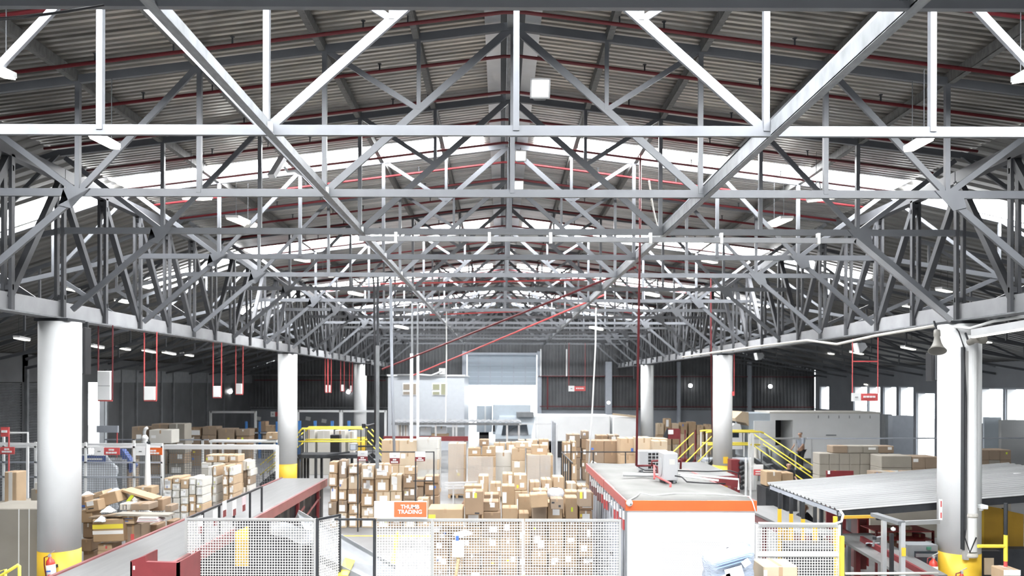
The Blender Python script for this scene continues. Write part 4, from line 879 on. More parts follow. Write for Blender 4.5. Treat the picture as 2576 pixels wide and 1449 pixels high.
t = thing('warning_plate', (X(2367, 15.95), 15.98, Z(1300, 15.95)), 'narrow white notice with red marks on the big window side column', 'notice')
MB().box(X(2364, 15.95), X(2371, 15.95), 15.94, 15.97, Z(1305, 15.95), Z(1253, 15.95)).build('plate', M_WHITE, t)
for a, b in ((1257, 1272), (1286, 1300)): MB().box(X(2366, 15.95), X(2369, 15.95), 15.935, 15.94, Z(b, 15.95), Z(a, 15.95)).build('red_mark', M_REDL, t)
def horn(base, mouth, r, label):
    t = thing('horn_loudspeaker', base, label, 'loudspeaker')
    base, mouth = Vector(base), Vector(mouth); d = (mouth - base)
    mb = MB(); rot = Vector((0, 0, 1)).rotation_difference(d.normalized()); L = d.length
    mb.lathe((0, 0, 0), [(0.06, 0), (0.065, L * 0.25), (0.05, L * 0.3), (0.075, L * 0.6), (0.12, L * 0.85), (r, L), (r * 0.9, L), (0.08, L * 0.7)], 20)
    mb.v = [base + rot @ v for v in mb.v]
    mb.build('horn', mat('horn_grey_%d' % int(r * 1000 + base.x * 100), (0.20, 0.19, 0.17), 0.6), t, smooth=True)
    MB().bar(base, base + Vector((0.02, 0.15, 0.2)), 0.03, 0.03).build('bracket', M_DARK, t)
horn(P(2357, 832, 15.9), P(2358, 883, 15.7), 0.17, 'grey horn loudspeaker hanging mouth down beside the big column top')
horn(P(2437, 862, 15.7), P(2470, 848, 15.4), 0.14, 'grey horn loudspeaker pointing sideways on the big column top')
def speaker(x0, x1, y0, y1, d, label):
    t = thing('black_loudspeaker', ((X(x0, d) + X(x1, d)) / 2, d + 0.12, Z(y1, d)), label, 'loudspeaker')
    MB().cbox(X(x0, d), X(x1, d), d, d + 0.25, Z(y1, d), Z(y0, d), 0.01).build('cabinet', M_BLACK, t)
    MB().box((X(x0, d) + X(x1, d)) / 2 - 0.01, (X(x0, d) + X(x1, d)) / 2 + 0.01, d - 0.02, d, Z(y1, d) + 0.02, Z(y0, d) - 0.02).build('cable_cover', M_GREYD, t)
    MB().box(X(x0, d), X(x1, d), d + 0.1, d + 0.14, Z(y0, d), Z(y0, d) + 0.12).build('bracket', M_DARK, t)
speaker(2344, 2362, 884, 955, 16.6, 'tall black speaker box on the big window side column')
speaker(201, 214, 826, 945, 16.6, 'tall black speaker box on the big shutter side column')
speaker(918, 933, 914, 946, 50.4, 'black speaker box high on the farthest shutter side column')
speaker(1595, 1611, 919, 952, 50.4, 'black speaker box high on the farthest window side column')
def spot(p, label, s=0.16):
    t = thing('spotlight', p, label, 'spotlight'); p = Vector(p)
    MB().prism([p + Vector((-s, 0, s * 0.7)), p + Vector((-s * 0.7, 0, -s * 0.8)), p + Vector((s * 0.2, 0, -s * 0.8)), p + Vector((s, 0, 0.1 * s)), p + Vector((s * 0.6, 0, s * 0.8))], (0, 0.25, 0)).build('housing', M_GREYD, t)
    MB().bar(p + Vector((-s * 1.08, -0.01, s * 0.7)), p + Vector((-s * 0.72, -0.01, -s * 0.85)), 0.24, 0.03).build('glass', M_WHITE, t)
    MB().bar(p + Vector((0.2 * s, 0.1, s * 0.7)), p + Vector((0.2 * s, 0.1, s * 2.2)), 0.03, 0.03).build('arm', M_DARK, t)
spot(P(2167, 874, 21.0), 'grey spotlight under the girder beside the red hanging frame'); spot(P(1912, 896, 29.0), 'small spotlight under the girder by the middle column')
# ---------------------------------------------------------------- cable trunking across the hall and to the column
t = thing('cable_trunking', P(1500, 602, 16.0), 'pale cable trunking hung across the hall and bent down to a column', 'cable trunking')
MB().bar(P(903, 600, 16.0), P(2152, 606, 16.0), 0.06, 0.10).build('run', M_CHORD, t); MB().bar(P(2150, 604, 16.0), P(2392, 806, 16.0), 0.06, 0.10).build('slanting_run', M_CHORD, t)
for px in (995, 1230, 1384, 1635, 1813, 2057): MB().box(X(px, 16) - 0.03, X(px, 16) + 0.03, 15.95, 16.05, Z(612, 16), Z(585, 16)).build('hanger', M_PAPER, t)
tag(MB().tube([P(2400, 822, 15.9), P(2440, 826, 15.7), P(2500, 808, 15.2), P(2600, 792, 14.5)], 0.03, 8).build('corrugated_hose', M_WHITE, smooth=True), 'white hose running from the big column top along the girder', 'hose')
tag(MB().tube([P(1716, 898, 32), P(1900, 872, 26), P(2030, 856, 22.5), P(2105, 866, 21), P(2200, 845, 19.6), P(2380, 815, 16.5)], 0.035, 6).build('bundled_cable', M_CARDW, smooth=True), 'pale bundle of cables sagging along the window side girder', 'cable')
t = thing('hanging_tube_light', P(2510, 820, 15.5), 'long tube light fitting at the window side above the big column', 'tube light')
MB().bar(P(2448, 838, 15.3), P(2600, 812, 14.0), 0.1, 0.14).build('housing', M_ALU, t); MB().bar(P(2448, 849, 15.3), P(2600, 825, 14.0), 0.06, 0.02).build('tube', M_LAMP, t)
# ---------------------------------------------------------------- white sheet canopy on the right and what stands beneath it
KX0, KYa, KYb, KZ = X(2110, 16.9), 16.9, 21.3, Z(1282, 16.9)
SL = 0.085
t = thing('sheet_canopy', (KX0 + 2.5, 19, 0), 'low white corrugated canopy roof around the big column', 'canopy')
mb = MB(); n = 34
KX1 = KX0 + 6.5
def kz(x): return KZ + SL * (x - KX0)
prof = []
yy = KYa; k = 0
while yy < KYb: 
    for fy, dz in ((0, 0), (0.55, 0), (0.66, 0.035), (0.9, 0.035)): prof.append((yy + fy * 0.24, dz))
    yy += 0.24
mb.sheet(len(prof), 2, lambda i, j: ((KX0, KX1)[j], prof[i][0], kz((KX0, KX1)[j]) + prof[i][1]))
mb.build('roof_sheet', M_CORR, t, solid=0.012)
MB().bar((KX0, KYa + 0.05, kz(KX0) - 0.09), (KX1, KYa + 0.05, kz(KX1) - 0.09), 0.06, 0.14).build('front_beam', M_DARK, t)
MB().bar((KX0 + 0.03, KYa, kz(KX0) - 0.07), (KX0 + 0.03, KYb, kz(KX0) - 0.07), 0.05, 0.09).build('edge_beam', M_BLUEG, t)
MB().bar((KX0, KYb - 0.05, kz(KX0) - 0.09), (KX1, KYb - 0.05, kz(KX1) - 0.09), 0.06, 0.14).build('rear_beam', M_DARK, t)
for px, d in ((2118, 17.0), (2092, 18.0), (2063, 19.2), (2032, 20.4)):
    xx = KX0 + 0.08
    MB().box(xx - 0.035, xx + 0.035, d - 0.035, d + 0.035, 1.05, kz(xx) - 0.1).build('post', M_DARK, t); MB().box(xx - 0.037, xx + 0.037, d - 0.037, d + 0.037, 0, 1.05).build('post_sleeve', M_YEL, t)
for xx in (KX0 + 2.9, KX0 + 4.5):
    MB().box(xx - 0.05, xx + 0.05, KYa + 0.02, KYa + 0.12, 0, kz(xx) - 0.1).build('post', M_DARK, t)
tag(MB().box(X(2552, 19.5), X(2600, 19.5), 19.5, 19.53, Z(1228, 19.5), Z(1187, 19.5)).build('white_board', M_WHITE), 'white board standing on the canopy at the edge of view', 'board')
tag(MB().box(X(2080, 22.5), X(2148, 22.5), 22.5, 22.56, 0, Z(1182, 22.5)).build('red_board', M_REDM), 'plain red board standing behind the canopy', 'board')
tag(MB().box(X(2085, 22.44), X(2090, 22.44), 22.47, 22.5, Z(1190, 22.5), Z(1182, 22.5)).build('paper_tag', M_PAPER), 'small white tag clipped on the plain red board', 'tag')
# second belt conveyor, descending under the canopy
t = thing('belt_conveyor', (6.5, 15.9, 0), 'grey belt conveyor with maroon sides sloping down under the canopy', 'conveyor')
a, b = P(2140, 1345, 17.6), P(2330, 1452, 15.2)
MB().bar(a, b, 0.9, 0.06).build('belt', M_BELT, t)
for o in (-0.5, 0.5): MB().bar(a + Vector((0, o, -0.06)), b + Vector((0, o, -0.06)), 0.06, 0.26).build('side_frame', M_REDM, t)
for f in (0.1, 0.5, 0.9):
    p = a + (b - a) * f; MB().box(p.x - 0.05, p.x + 0.05, p.y - 0.05, p.y + 0.05, 0, p.z - 0.1).build('leg', M_REDM, t)
t = thing('belt_conveyor', (5.4, 19, 0), 'pale belt conveyor with red mesh sides passing beside the cabin', 'conveyor')
a, b = P(1905, 1275, 20.5), P(2060, 1345, 16.8)
MB().bar(a, b, 0.85, 0.06).build('belt', M_BELT, t)
MB().bar(a + Vector((-0.35, -0.3, -0.1)), b + Vector((-0.35, -0.3, -0.1)), 0.05, 0.25).build('side_frame', M_PINK, t)
for f in (0.15, 0.55, 0.92):
    p = a + (b - a) * f; MB().box(p.x - 0.05, p.x + 0.05, p.y - 0.05, p.y + 0.05, 0, p.z - 0.05).build('leg', M_REDM, t)
t = thing('belt_conveyor', (X(1790, 24), 24, 0), 'grey belt conveyor rising behind the cabin roof to the middle column', 'conveyor')
a, b = P(1790, 1168, 23.5), P(1860, 1205, 21.9)
MB().prism([P(1706, 1163, 26.5), P(1768, 1162, 26.5), P(1850, 1196, 22.2), P(1712, 1200, 22.2)], (0, 0, -0.06)).build('belt', M_BELT, t)
MB().prism([P(1712, 1201, 22.1), P(1862, 1197, 22.1), P(1862, 1222, 22.1), P(1712, 1222, 22.1)], (0, 0.05, 0)).build('side_frame', M_REDM, t)
for px in (1740, 1850): MB().box(X(px, 22.3), X(px, 22.3) + 0.08, 22.3, 22.4, 0, 1.7).build('leg', M_REDM, t)
# yellow stair stringers and posts under the canopy, by the low fence
for k, (px, y0, d) in enumerate(((1962, 1278, 17.5), (1991, 1290, 17.0), (2021, 1303, 16.6), (2051, 1316, 16.1), (2102, 1297, 15.6))):
    t = thing('bollard_post', (X(px, d), d, 0), 'black and yellow post beside the low mesh fence, %s from the cabin' % ORD[k + 1], 'post')
    MB().box(X(px, d) - 0.03, X(px, d) + 0.03, d - 0.03, d + 0.03, 0.0, 0.75).build('lower_post', M_DARK, t); MB().box(X(px, d) - 0.032, X(px, d) + 0.032, d - 0.032, d + 0.032, 0.75, Z(y0, d)).build('sleeve', M_YEL, t)
    if k < 4: MB().box(X(px, d) - 0.03, X(px, d) + 0.03, d - 0.03, d + 0.03, Z(y0, d), Z(y0, d) + 0.35).build('upper_post', M_DARK, t)
tag(MB().bar(P(2121, 1301, 16.4), P(2208, 1299, 16.4), 0.05, 0.06).build('yellow_bar', M_OCH), 'level yellow bar under the front edge of the canopy', 'bar')
t = thing('yellow_machine', (X(2000, 17.8), 17.8, 0), 'yellow machine guard behind the low mesh fence', 'machine')
MB().prism([P(1975, 1322, 17.5), P(2003, 1330, 17.5), P(2018, 1342, 17.5), P(2012, 1358, 17.5), P(1984, 1360, 17.5)], (0, 0.5, 0)).build('guard', M_YEL, t)
MB().box(X(1975, 17.5), X(2012, 17.5), 17.5, 18.0, 0, Z(1355, 17.5)).build('body', M_BLACK, t)
MB().box(X(1974, 17.4), X(1984, 17.4), 17.4, 17.5, Z(1385, 17.4), Z(1330, 17.4)).build('side_plate', M_OCH, t)
t = thing('scanner_frame', (X(2250, 15.6), 15.7, 0), 'aluminium scanning frame with grey sloping hood under the canopy', 'machine frame')
for a, b, d, y0 in ((2222, 2232, 15.3, 1308), (2268, 2279, 15.0, 1312)):
    MB().box(X(a, d), X(b, d), d, d + 0.08, 0, Z(y0, d)).build('upright', M_ALU, t)
MB().box(X(2269, 15), X(2279, 15), 14.985, 15.0, Z(1396, 15), Z(1375, 15)).build('yellow_notice', M_YEL, t)
MB().bar(P(2198, 1294, 15.7), P(2268, 1316, 15.0), 0.16, 0.07).build('hood', M_GREYD, t)
MB().bar(P(2270, 1316, 15.1), P(2360, 1312, 15.6), 0.08, 0.08).build('cross_bar', M_ALU, t)
MB().bar(P(2210, 1303, 15.6), P(2210, 1308, 15.6), 0.09, 0.05).build('camera_head', M_BLACK, t)
tag(MB().box(X(2242, 15.1), X(2250, 15.1), 15.1, 15.16, 0, Z(1340, 15.1)).build('black_stand_pole', M_BLACK), 'speckled black pole with a white lamp standing in the scanning frame', 'pole')
tag(MB().lathe(P(2247, 1334, 15.1), [(0, -0.02), (0.04, 0), (0.045, 0.04), (0, 0.07)], 12).build('bulb_lamp', M_WHITE, smooth=True), 'white round lamp on top of the speckled black pole', 'lamp')
t = thing('server_cabinet', (X(2320, 16.2), 16.4, 0), 'grey framed cabinet with dark glass door beside the column', 'cabinet')
MB().box(X(2286, 16.2), X(2362, 16.2), 16.22, 16.6, 0, Z(1369, 16.2)).build('body', M_GREYD, t)
dr_ = MB().box(X(2302, 16.2), X(2358, 16.2), 16.19, 16.21, 0.2, Z(1384, 16.2)).build('door', M_GLASS, t)
for zz in (0.35, 0.6, 0.85, 1.1): MB().box(X(2304, 16.2), X(2356, 16.2), 16.18, 16.19, zz, zz + 0.07).build('equipment_row', M_GREYD, dr_)
MB().box(X(2333, 16.2), X(2343, 16.2), 16.185, 16.22, Z(1380, 16.2), Z(1373, 16.2)).build('green_tag', mat('dark_green_tag', (0.05, 0.2, 0.13), 0.5), t)
for k, (a, b, y0, y1, d, m) in enumerate(((2236, 2256, 1324, 1352, 18.6, M_CARD[4]), (2256, 2268, 1330, 1352, 18.8, M_CARD[2]), (2280, 2296, 1322, 1346, 18.4, M_CARD[4]), (2236, 2258, 1352, 1378, 18.6, M_CARD[2]), (2300, 2330, 1340, 1372, 18.5, M_REDM), (2210, 2236, 1356, 1380, 18.2, M_CARD[0]))):
    carton((X(a, d) + X(b, d)) / 2, d + 0.2, Z(y1, d), X(b, d) - X(a, d), 0.4, (y1 - y0) * d / F, ('cream carton on the shelf inside the scanning frame', 'light carton behind the frame upright', 'cream carton near the frame cross bar', 'light carton low behind the speckled pole',
            'maroon bin beside the glass door cabinet', 'tan carton at the foot of the frame hood')[k], None, m)
t = thing('sorting_shelf', (X(2270, 18.8), 18.9, 0), 'red railed shelf behind the scanning frame', 'shelf')
for y0 in (1332, 1353, 1379): MB().box(X(2200, 18.3), X(2345, 18.3), 18.2, 19.0, Z(y0 + 2, 18.3), Z(y0, 18.3)).build('shelf_board', M_REDL, t)
for px in (2200, 2342): MB().box(X(px, 18.3), X(px + 4, 18.3), 18.2, 18.26, 0, Z(1330, 18.3)).build('upright', M_REDM, t)
t = thing('red_roll_cage', (X(2172, 19.5), 19.6, 0), 'red framed cage with pink film under the canopy', 'cage')
for px in (2160, 2184): MB().box(X(px, 19.3), X(px + 3, 19.3), 19.3, 19.36, 0.2, Z(1288, 19.3)).build('frame_post', M_REDL, t)
MB().box(X(2160, 19.3), X(2187, 19.3), 19.3, 19.36, Z(1304, 19.3), Z(1300, 19.3)).build('frame_bar', M_REDL, t); MB().box(X(2163, 19.3), X(2186, 19.3), 19.4, 19.9, 0.1, Z(1306, 19.3)).build('film_panel', M_PINK, t)
tag(MB().box(X(2134, 18), X(2142, 18), 18, 18.1, 0, Z(1290, 18)).build('grey_post', M_BLUEG), 'slim grey post under the canopy by the red cage', 'post')
t = thing('swing_arm', P(2200, 1380, 16.4), 'grey jointed arm above the maroon conveyor', 'arm')
MB().tube([P(2222, 1349, 16.4), P(2204, 1353, 16.4), P(2200, 1358, 16.4), P(2196, 1375, 16.4)], 0.022, 8).build('arm', M_GREYD, t); MB().cyl(P(2200, 1350, 16.4), P(2200, 1357, 16.4), 0.04).build('joint', M_DARK, t)
tag(MB().sheet(8, 6, lambda i, j: P(2178 + 5 * i, 1366 + 2.2 * j, 16.6 + 0.1 * j) + Vector((0, 0, 0.03 * math.sin(i * 1.2) * math.sin(j)))).build('plastic_bag', M_PLAST, smooth=True, solid=0.01), 'crumpled white bag on the conveyor below the jointed arm', 'bag')
tag(MB().tube([P(2126, 1443, 14.5), P(2360, 1442, 14.5)], 0.025, 8).build('low_bar', M_CARDW, smooth=True), 'pale bar along the front at the foot of the conveyor', 'bar')
# ochre partition and yellow frame at the far right
t = thing('ochre_partition', (X(2520, 18.5), 18.5, 0), 'ochre yellow partition boards right of the big column', 'partition')
for a, b, y0, y1 in ((2472, 2525, 1267, 1277), (2530, 2576, 1280, 1290)):
    MB().prism([(X(a, 18.5), 18.5, 0.6), (X(b, 18.5), 18.5, 0.6), (X(b, 18.5), 18.5, Z(y1, 18.5)), (X(a, 18.5), 18.5, Z(y0, 18.5))], (0, 0.05, 0)).build('board', M_OCH, t)
MB().box(X(2525, 18.5), X(2531, 18.5), 18.46, 18.56, 0, Z(1275, 18.5)).build('post', M_DARK, t)
MB().box(X(2468, 18.5), X(2474, 18.5), 18.46, 18.56, 0.0, Z(1265, 18.5)).build('post', M_YEL, t)
t = thing('yellow_barrier', (X(2510, 15.4), 15.4, 0), 'yellow tube barrier between the big column and a striped post', 'barrier')
d = 15.4
MB().tube([P(2460, 1374, d), P(2532, 1374, d)], 0.035, 10).build('rail', M_YELR, t)
MB().cyl((X(2531, d), d, Z(1408, d)), (X(2531, d), d, Z(1342, d)), 0.037, n=12).build('post_sleeve', M_YELR, t); MB().cyl((X(2531, d), d, 0), (X(2531, d), d, Z(1408, d)), 0.034, n=12).build('post', M_REDL, t); MB().cyl((X(2531, d), d, Z(1342, d)), (X(2531, d), d, Z(1262, d)), 0.034, n=12).build('upper_post', M_DARK, t)
carton(X(2556, 15.0), 15.3, Z(1480, 15.0), 0.32, 0.4, 0.35, 'orange tan carton with a white top by the striped post', None, M_CARD[2], marks=[(M_PAPER, 0, 1, 0.7, 1)])
tag(MB().cbox(X(2532, 15.0), X(2580, 15.0), 15.08, 15.5, 0, Z(1480, 15.0) - 0.004, 0.01).build('dark_stand', M_DARK), 'dark stand under the orange tan carton by the striped post', 'stand')
t = thing('dark_machine', (X(2480, 16.9), 16.8, 0), 'dark machine with a small bright screen behind the yellow barrier', 'machine')
MB().box(X(2470, 16.4), X(2520, 16.4), 16.4, 16.9, 0, Z(1383, 16.4)).build('body', M_BLACK, t)
MB().box(X(2476, 16.4), X(2500, 16.4), 16.38, 16.4, Z(1442, 16.4), Z(1400, 16.4)).build('window', M_CARD[4], t)
MB().box(X(2470, 17), X(2620, 17), 17, 17.3, 0, Z(1378, 17)).build('belt_end', M_DARK, t)
t = thing('dark_machine', (X(2040, 16.0), 16.2, 0), 'black machine base behind the low mesh fence below the yellow posts', 'machine')
MB().cbox(X(1985, 15.6), X(2104, 15.6), 15.6, 16.0, 0.08, Z(1368, 15.6), 0.02).build('body', M_BLACK, t); MB().box(X(1990, 15.6), X(2100, 15.6), 15.62, 15.98, 0, 0.08).build('plinth', M_DARK, t)
MB().box(X(1985, 15.6), X(2104, 15.6), 15.57, 15.6, Z(1375, 15.6), Z(1370, 15.6)).build('edge_strip', M_GREYD, t)
# ---------------------------------------------------------------- raised crossing on the left, yellow rails and stairs
def stair(t, top, bot, w, rails):
    """stringers + treads from top to bot (points on the walking line), w = half width vector"""
    top, bot, w = Vector(top), Vector(bot), Vector(w)
    for s in (-1, 1): MB().bar(top + w * s, bot + w * s, 0.05, 0.2).build('stringer', M_DARK, t)
    n = max(3, int((top.z - bot.z) / 0.19))
    for i in range(1, n):
        p = top + (bot - top) * i / n; MB().bar(p - w, p + w, 0.22, 0.03).build('tread', M_GREYD, t)
    for s in (-1, 1):
        for hgt in rails:
            MB().tube([top + w * s + Vector((0, 0, hgt)), bot + w * s + Vector((0, 0, hgt))], 0.026, 8).build('handrail', M_YELR, t, smooth=True)
        for f in (0.15, 0.55, 0.92):
            p = top + (bot - top) * f + w * s; MB().cyl(p, p + Vector((0, 0, rails[-1])), 0.02, n=8).build('stanchion', M_DARK, t)
d = 34.8
t = thing('crossing_platform', (X(830, d), d, 0), 'dark steel crossing platform with yellow rails beside the middle shutter side column', 'platform')
dz = Z(1143, d)
MB().box(X(755, d), X(930, d), d - 0.4, d + 0.8, dz - 0.16, dz).build('deck', M_DARK, t)
for px in (757, 765, 800, 878, 928):
    for yy in (d - 0.38, d + 0.75): MB().box(X(px, d) - 0.05, X(px, d) + 0.05, yy - 0.05, yy + 0.05, 0, dz - 0.1).build('leg', M_DARK, t)
for yy in (d - 0.4, d + 0.8):
    MB().tube([P(757, 1082, d) + Vector((0, yy - d, -0.1)), P(766, 1077, d) + Vector((0, yy - d, 0)), P(914, 1077, d) + Vector((0, yy - d, 0)), P(916, 1080, d) + Vector((0, yy - d, 0))], 0.04, 8).build('top_rail', M_YELR, t, smooth=True)
    MB().tube([P(757, 1109, d) + Vector((0, yy - d, 0)), P(916, 1109, d) + Vector((0, yy - d, 0))], 0.035, 8).build('middle_rail', M_YELR, t, smooth=True)
    for px in (752, 758, 762, 912): MB().cyl(P(px, 1142, d) + Vector((0, yy - d, 0)), P(px, 1080, d) + Vector((0, yy - d, 0)), 0.022, n=8).build('stanchion', M_DARK, t)
MB().bar(P(795, 1150, d - 0.5), P(880, 1137, d - 0.5), 0.04, 0.08).build('side_tray', M_DARK, t)
t = thing('steel_stair', (X(690, d), d, 0), 'steel stair with yellow handrails down behind the middle shutter side column', 'stair')
stair(t, P(755, 1145, d), (X(640, d) + 0.15, d + 0.9, 0.05), (0, 0.5, 0), (0.95, 0.5))
t = thing('steel_stair', (X(960, d), d, 0), 'steel stair with yellow handrails down towards the dark pole', 'stair')
stair(t, P(930, 1145, d), (X(1012, d) + 0.1, d - 0.6, 0.05), (0, 0.5, 0), (1.1, 0.65))
# raised crossing on the right
d = 35.2
t = thing('crossing_platform', (X(1815, d), d, 0), 'pale steel crossing platform with yellow rails behind the middle window side column', 'platform')
dz = Z(1152, d)
MB().box(X(1770, d), X(1905, d), d - 0.4, d + 0.6, dz - 0.14, dz).build('deck', M_BLUEG, t)
for px in (1772, 1880, 1892): 
    for yy in (d - 0.38, d + 0.55): MB().box(X(px, d) - 0.05, X(px, d) + 0.05, yy - 0.05, yy + 0.05, 0, dz - 0.1).build('leg', M_WHITE, t)
for px in (1877, 1886): MB().box(X(px, d) - 0.04, X(px, d) + 0.04, d - 0.5, d - 0.42, 0, Z(1088, d)).build('ladder_post', M_WHITE, t)
for zz in (0.4, 0.7, 1.0): MB().box(X(1877, d), X(1886, d), d - 0.48, d - 0.44, zz, zz + 0.05).build('ladder_rung', M_WHITE, t)
for yy in (-0.4, 0.6):
    MB().tube([P(1770, 1087, d) + Vector((0, yy, 0)), P(1778, 1085, d) + Vector((0, yy, 0)), P(1905, 1085, d) + Vector((0, yy, 0)), P(1914, 1088, d) + Vector((0, yy, 0))], 0.04, 8).build('top_rail', M_YELR, t, smooth=True)
    MB().tube([P(1775, 1117, d) + Vector((0, yy, 0)), P(1905, 1117, d) + Vector((0, yy, 0))], 0.04, 8).build('middle_rail', M_YELR, t, smooth=True)
    for px in (1772, 1882, 1904): MB().cyl(P(px, 1152, d) + Vector((0, yy, 0)), P(px, 1085, d) + Vector((0, yy, 0)), 0.025, n=8).build('stanchion', M_WHITE, t)
t = thing('steel_stair', (X(1960, d), d - 2, 0), 'steel stair with yellow handrails descending towards the white canopy', 'stair')
stair(t, P(1908, 1154, d), (X(2052, 31.5), 31.5, 0.05), (0.35, 0.42, 0), (1.12, 0.62))
t = thing('steel_stair', (X(1740, d), d - 2, 0), 'steel stair with yellow handrails descending behind the cabin roof', 'stair')
stair(t, P(1770, 1154, d), (X(1680, 32.4), 32.4, 0.05), (0.35, -0.42, 0), (1.12, 0.62))
tag(MB().box(X(1821, 33.2), X(1833, 33.2), 33.24, 33.27, Z(1165, 33.2), Z(1148, 33.2)).build('yellow_notice', M_YEL), 'yellow notice on the middle window side column', 'notice')
t = thing('aisle_sign', (X(1908, 30), 30, Z(1195, 30)), 'white and red sign hanging beside the crossing stair', 'sign')
MB().box(X(1897, 30), X(1921, 30), 30, 30.03, Z(1179, 30), Z(1167, 30)).build('white_board', M_WHITE, t); MB().box(X(1897, 30), X(1921, 30), 30, 30.03, Z(1194, 30), Z(1179, 30)).build('red_board', M_REDL, t)
for y0 in (1183, 1189): MB().box(X(1901, 30), X(1917, 30), 29.98, 30, Z(y0 + 2.5, 30), Z(y0, 30)).build('lettering', M_WHITE, t)
# ---------------------------------------------------------------- signs
def plate(x0, x1, y0, y1, d, m, label, red=None, split=None, rows=(0.45,), cat='sign', rods=None, name='aisle_sign', pole=None):
    t = thing(name, (X((x0 + x1) / 2, d), d, Z(y1, d)), label, cat)
    if split and split[0] == 'h':
        s = split[1]; MB().box(X(x0, d), X(s, d), d, d + 0.03, Z(y1 + 1, d), Z(y0 - 1, d)).build('white_board', M_WHITE, t)
        MB().box(X(x0 + (s - x0) * 0.35, d), X(x0 + (s - x0) * 0.65, d), d - 0.02, d, Z((y0 + y1) / 2 + 1, d), Z((y0 + y1) / 2 - 1, d)).build('logo_mark', M_GREYD, t)
        MB().box(X(s, d), X(x1, d), d, d + 0.03, Z(y1, d), Z(y0, d)).build('red_board', m, t); a, b, c, e = s, x1, y0, y1
    elif split:
        s = split[1]; MB().box(X(x0, d), X(x1, d), d, d + 0.03, Z(s, d), Z(y0, d)).build('white_board', M_WHITE, t)
        MB().box(X(x0 + 8, d), X(x1 - 8, d), d - 0.02, d, Z((y0 + s) / 2 + 1, d), Z((y0 + s) / 2 - 1, d)).build('logo_mark', M_ALU, t)
        MB().box(X(x0, d), X(x1, d), d, d + 0.03, Z(y1, d), Z(s, d)).build('red_board', m, t); a, b, c, e = x0, x1, s, y1
    else:
        MB().box(X(x0, d), X(x1, d), d, d + 0.03, Z(y1, d), Z(y0, d)).build('red_board', m, t); a, b, c, e = x0, x1, y0, y1
    for k, f in enumerate(rows):
        yc = c + (e - c) * f; hh = (e - c) * 0.12; ww = (b - a) * (0.18 if k == 0 and len(rows) > 1 else 0.36); xm = (a + b) / 2
        n = 4 if ww > (b - a) * 0.3 else 2
        for i in range(n):
            u0 = xm - ww + 2 * ww * i / n; MB().box(X(u0, d), X(u0 + 1.6 * ww / n, d), d - 0.02, d, Z(yc + hh, d), Z(yc - hh, d)).build('lettering', M_WHITE, t)
    if rods:
        for rx, ry in rods: MB().cyl((X(rx, d), d + 0.015, Z(y0, d)), (X(rx, d), d + 0.015, Z(ry, d)), 0.012, n=6).build('rod', M_REDL, t)
    if pole: MB().cyl((X(pole, d), d + 0.05, 0), (X(pole, d), d + 0.05, Z(y0, d)), 0.02, n=6).build('pole', M_REDL, t)
    return t
plate(2143, 2209, 987, 1006, 20.5, M_REDL, 'white and red sign hanging on red rods before the bright openings', split=('h', 2166), rods=((2145, 850), (2209, 846)))
MBx = MB().box(X(2145, 20.5), X(2209, 20.5), 20.5, 20.53, Z(908, 20.5), Z(905, 20.5)); tag(MBx.build('cross_rod', M_REDL), 'red cross rod between the two rods of the hanging sign', 'rod')
plate(1430, 1473, 971, 983, 58.0, M_REDL, 'white and red sign hanging before the dark wall beside the shutter', split=('h', 1445), rods=((1431, 862), (1472, 862)))
plate(1842, 1848, 983, 994, 33.0, M_REDL, 'small red sign hanging at the middle window side column', rods=((1847, 890),), rows=())
plate(2, 22, 1078, 1102, 22.0, M_REDL, 'red sign with white lettering at the upper cage corner', pole=20)
plate(1, 36, 1128, 1146, 21.0, M_REDL, 'pinkish red two line sign on the cage at the edge of the hall', rows=(0.3, 0.65))
plate(238, 301, 1129, 1147, 24.5, M_REDL, 'white and red two line sign on the cage before the plastic covered load', split=('h', 262), rows=(0.3, 0.7))
plate(342, 408, 1129, 1147, 24.8, M_ORANGE, 'white and orange sign on the cage behind the tall cone', split=('h', 366), rows=(0.4, 0.75))
plate(900, 925, 1135, 1161, 24.6, M_REDM, 'white and red sign above the parcel wall, nearest the belt', split=('v', 1149), rows=(0.3, 0.72))
plate(981, 1006, 1140, 1167, 24.6, M_REDM, 'white and red sign above the parcel wall, on the thin grey pipe', split=('v', 1153), rows=(0.3, 0.72))
plate(1045, 1070, 1137, 1161, 24.6, M_REDM, 'white and red sign above the parcel wall, before the bright load', split=('v', 1150), rows=(0.3, 0.72))
# dark frame that carries the signs
t = thing('sign_frame', (X(1000, 24.7), 24.7, 0), 'thin dark frame with mesh carrying the red signs', 'frame')
for px in (901, 1092, 1046): MB().box(X(px, 24.7) - 0.02, X(px, 24.7) + 0.02, 24.68, 24.72, 0, Z(1136, 24.7)).build('post', M_DARK, t)
MB().box(X(895, 24.7), X(1093, 24.7), 24.68, 24.72, Z(1137, 24.7) - 0.02, Z(1137, 24.7) + 0.01).build('top_bar', M_DARK, t); MB().box(X(1040, 24.7), X(1093, 24.7), 24.68, 24.72, Z(1210, 24.7) - 0.02, Z(1210, 24.7) + 0.01).build('low_bar', M_DARK, t)
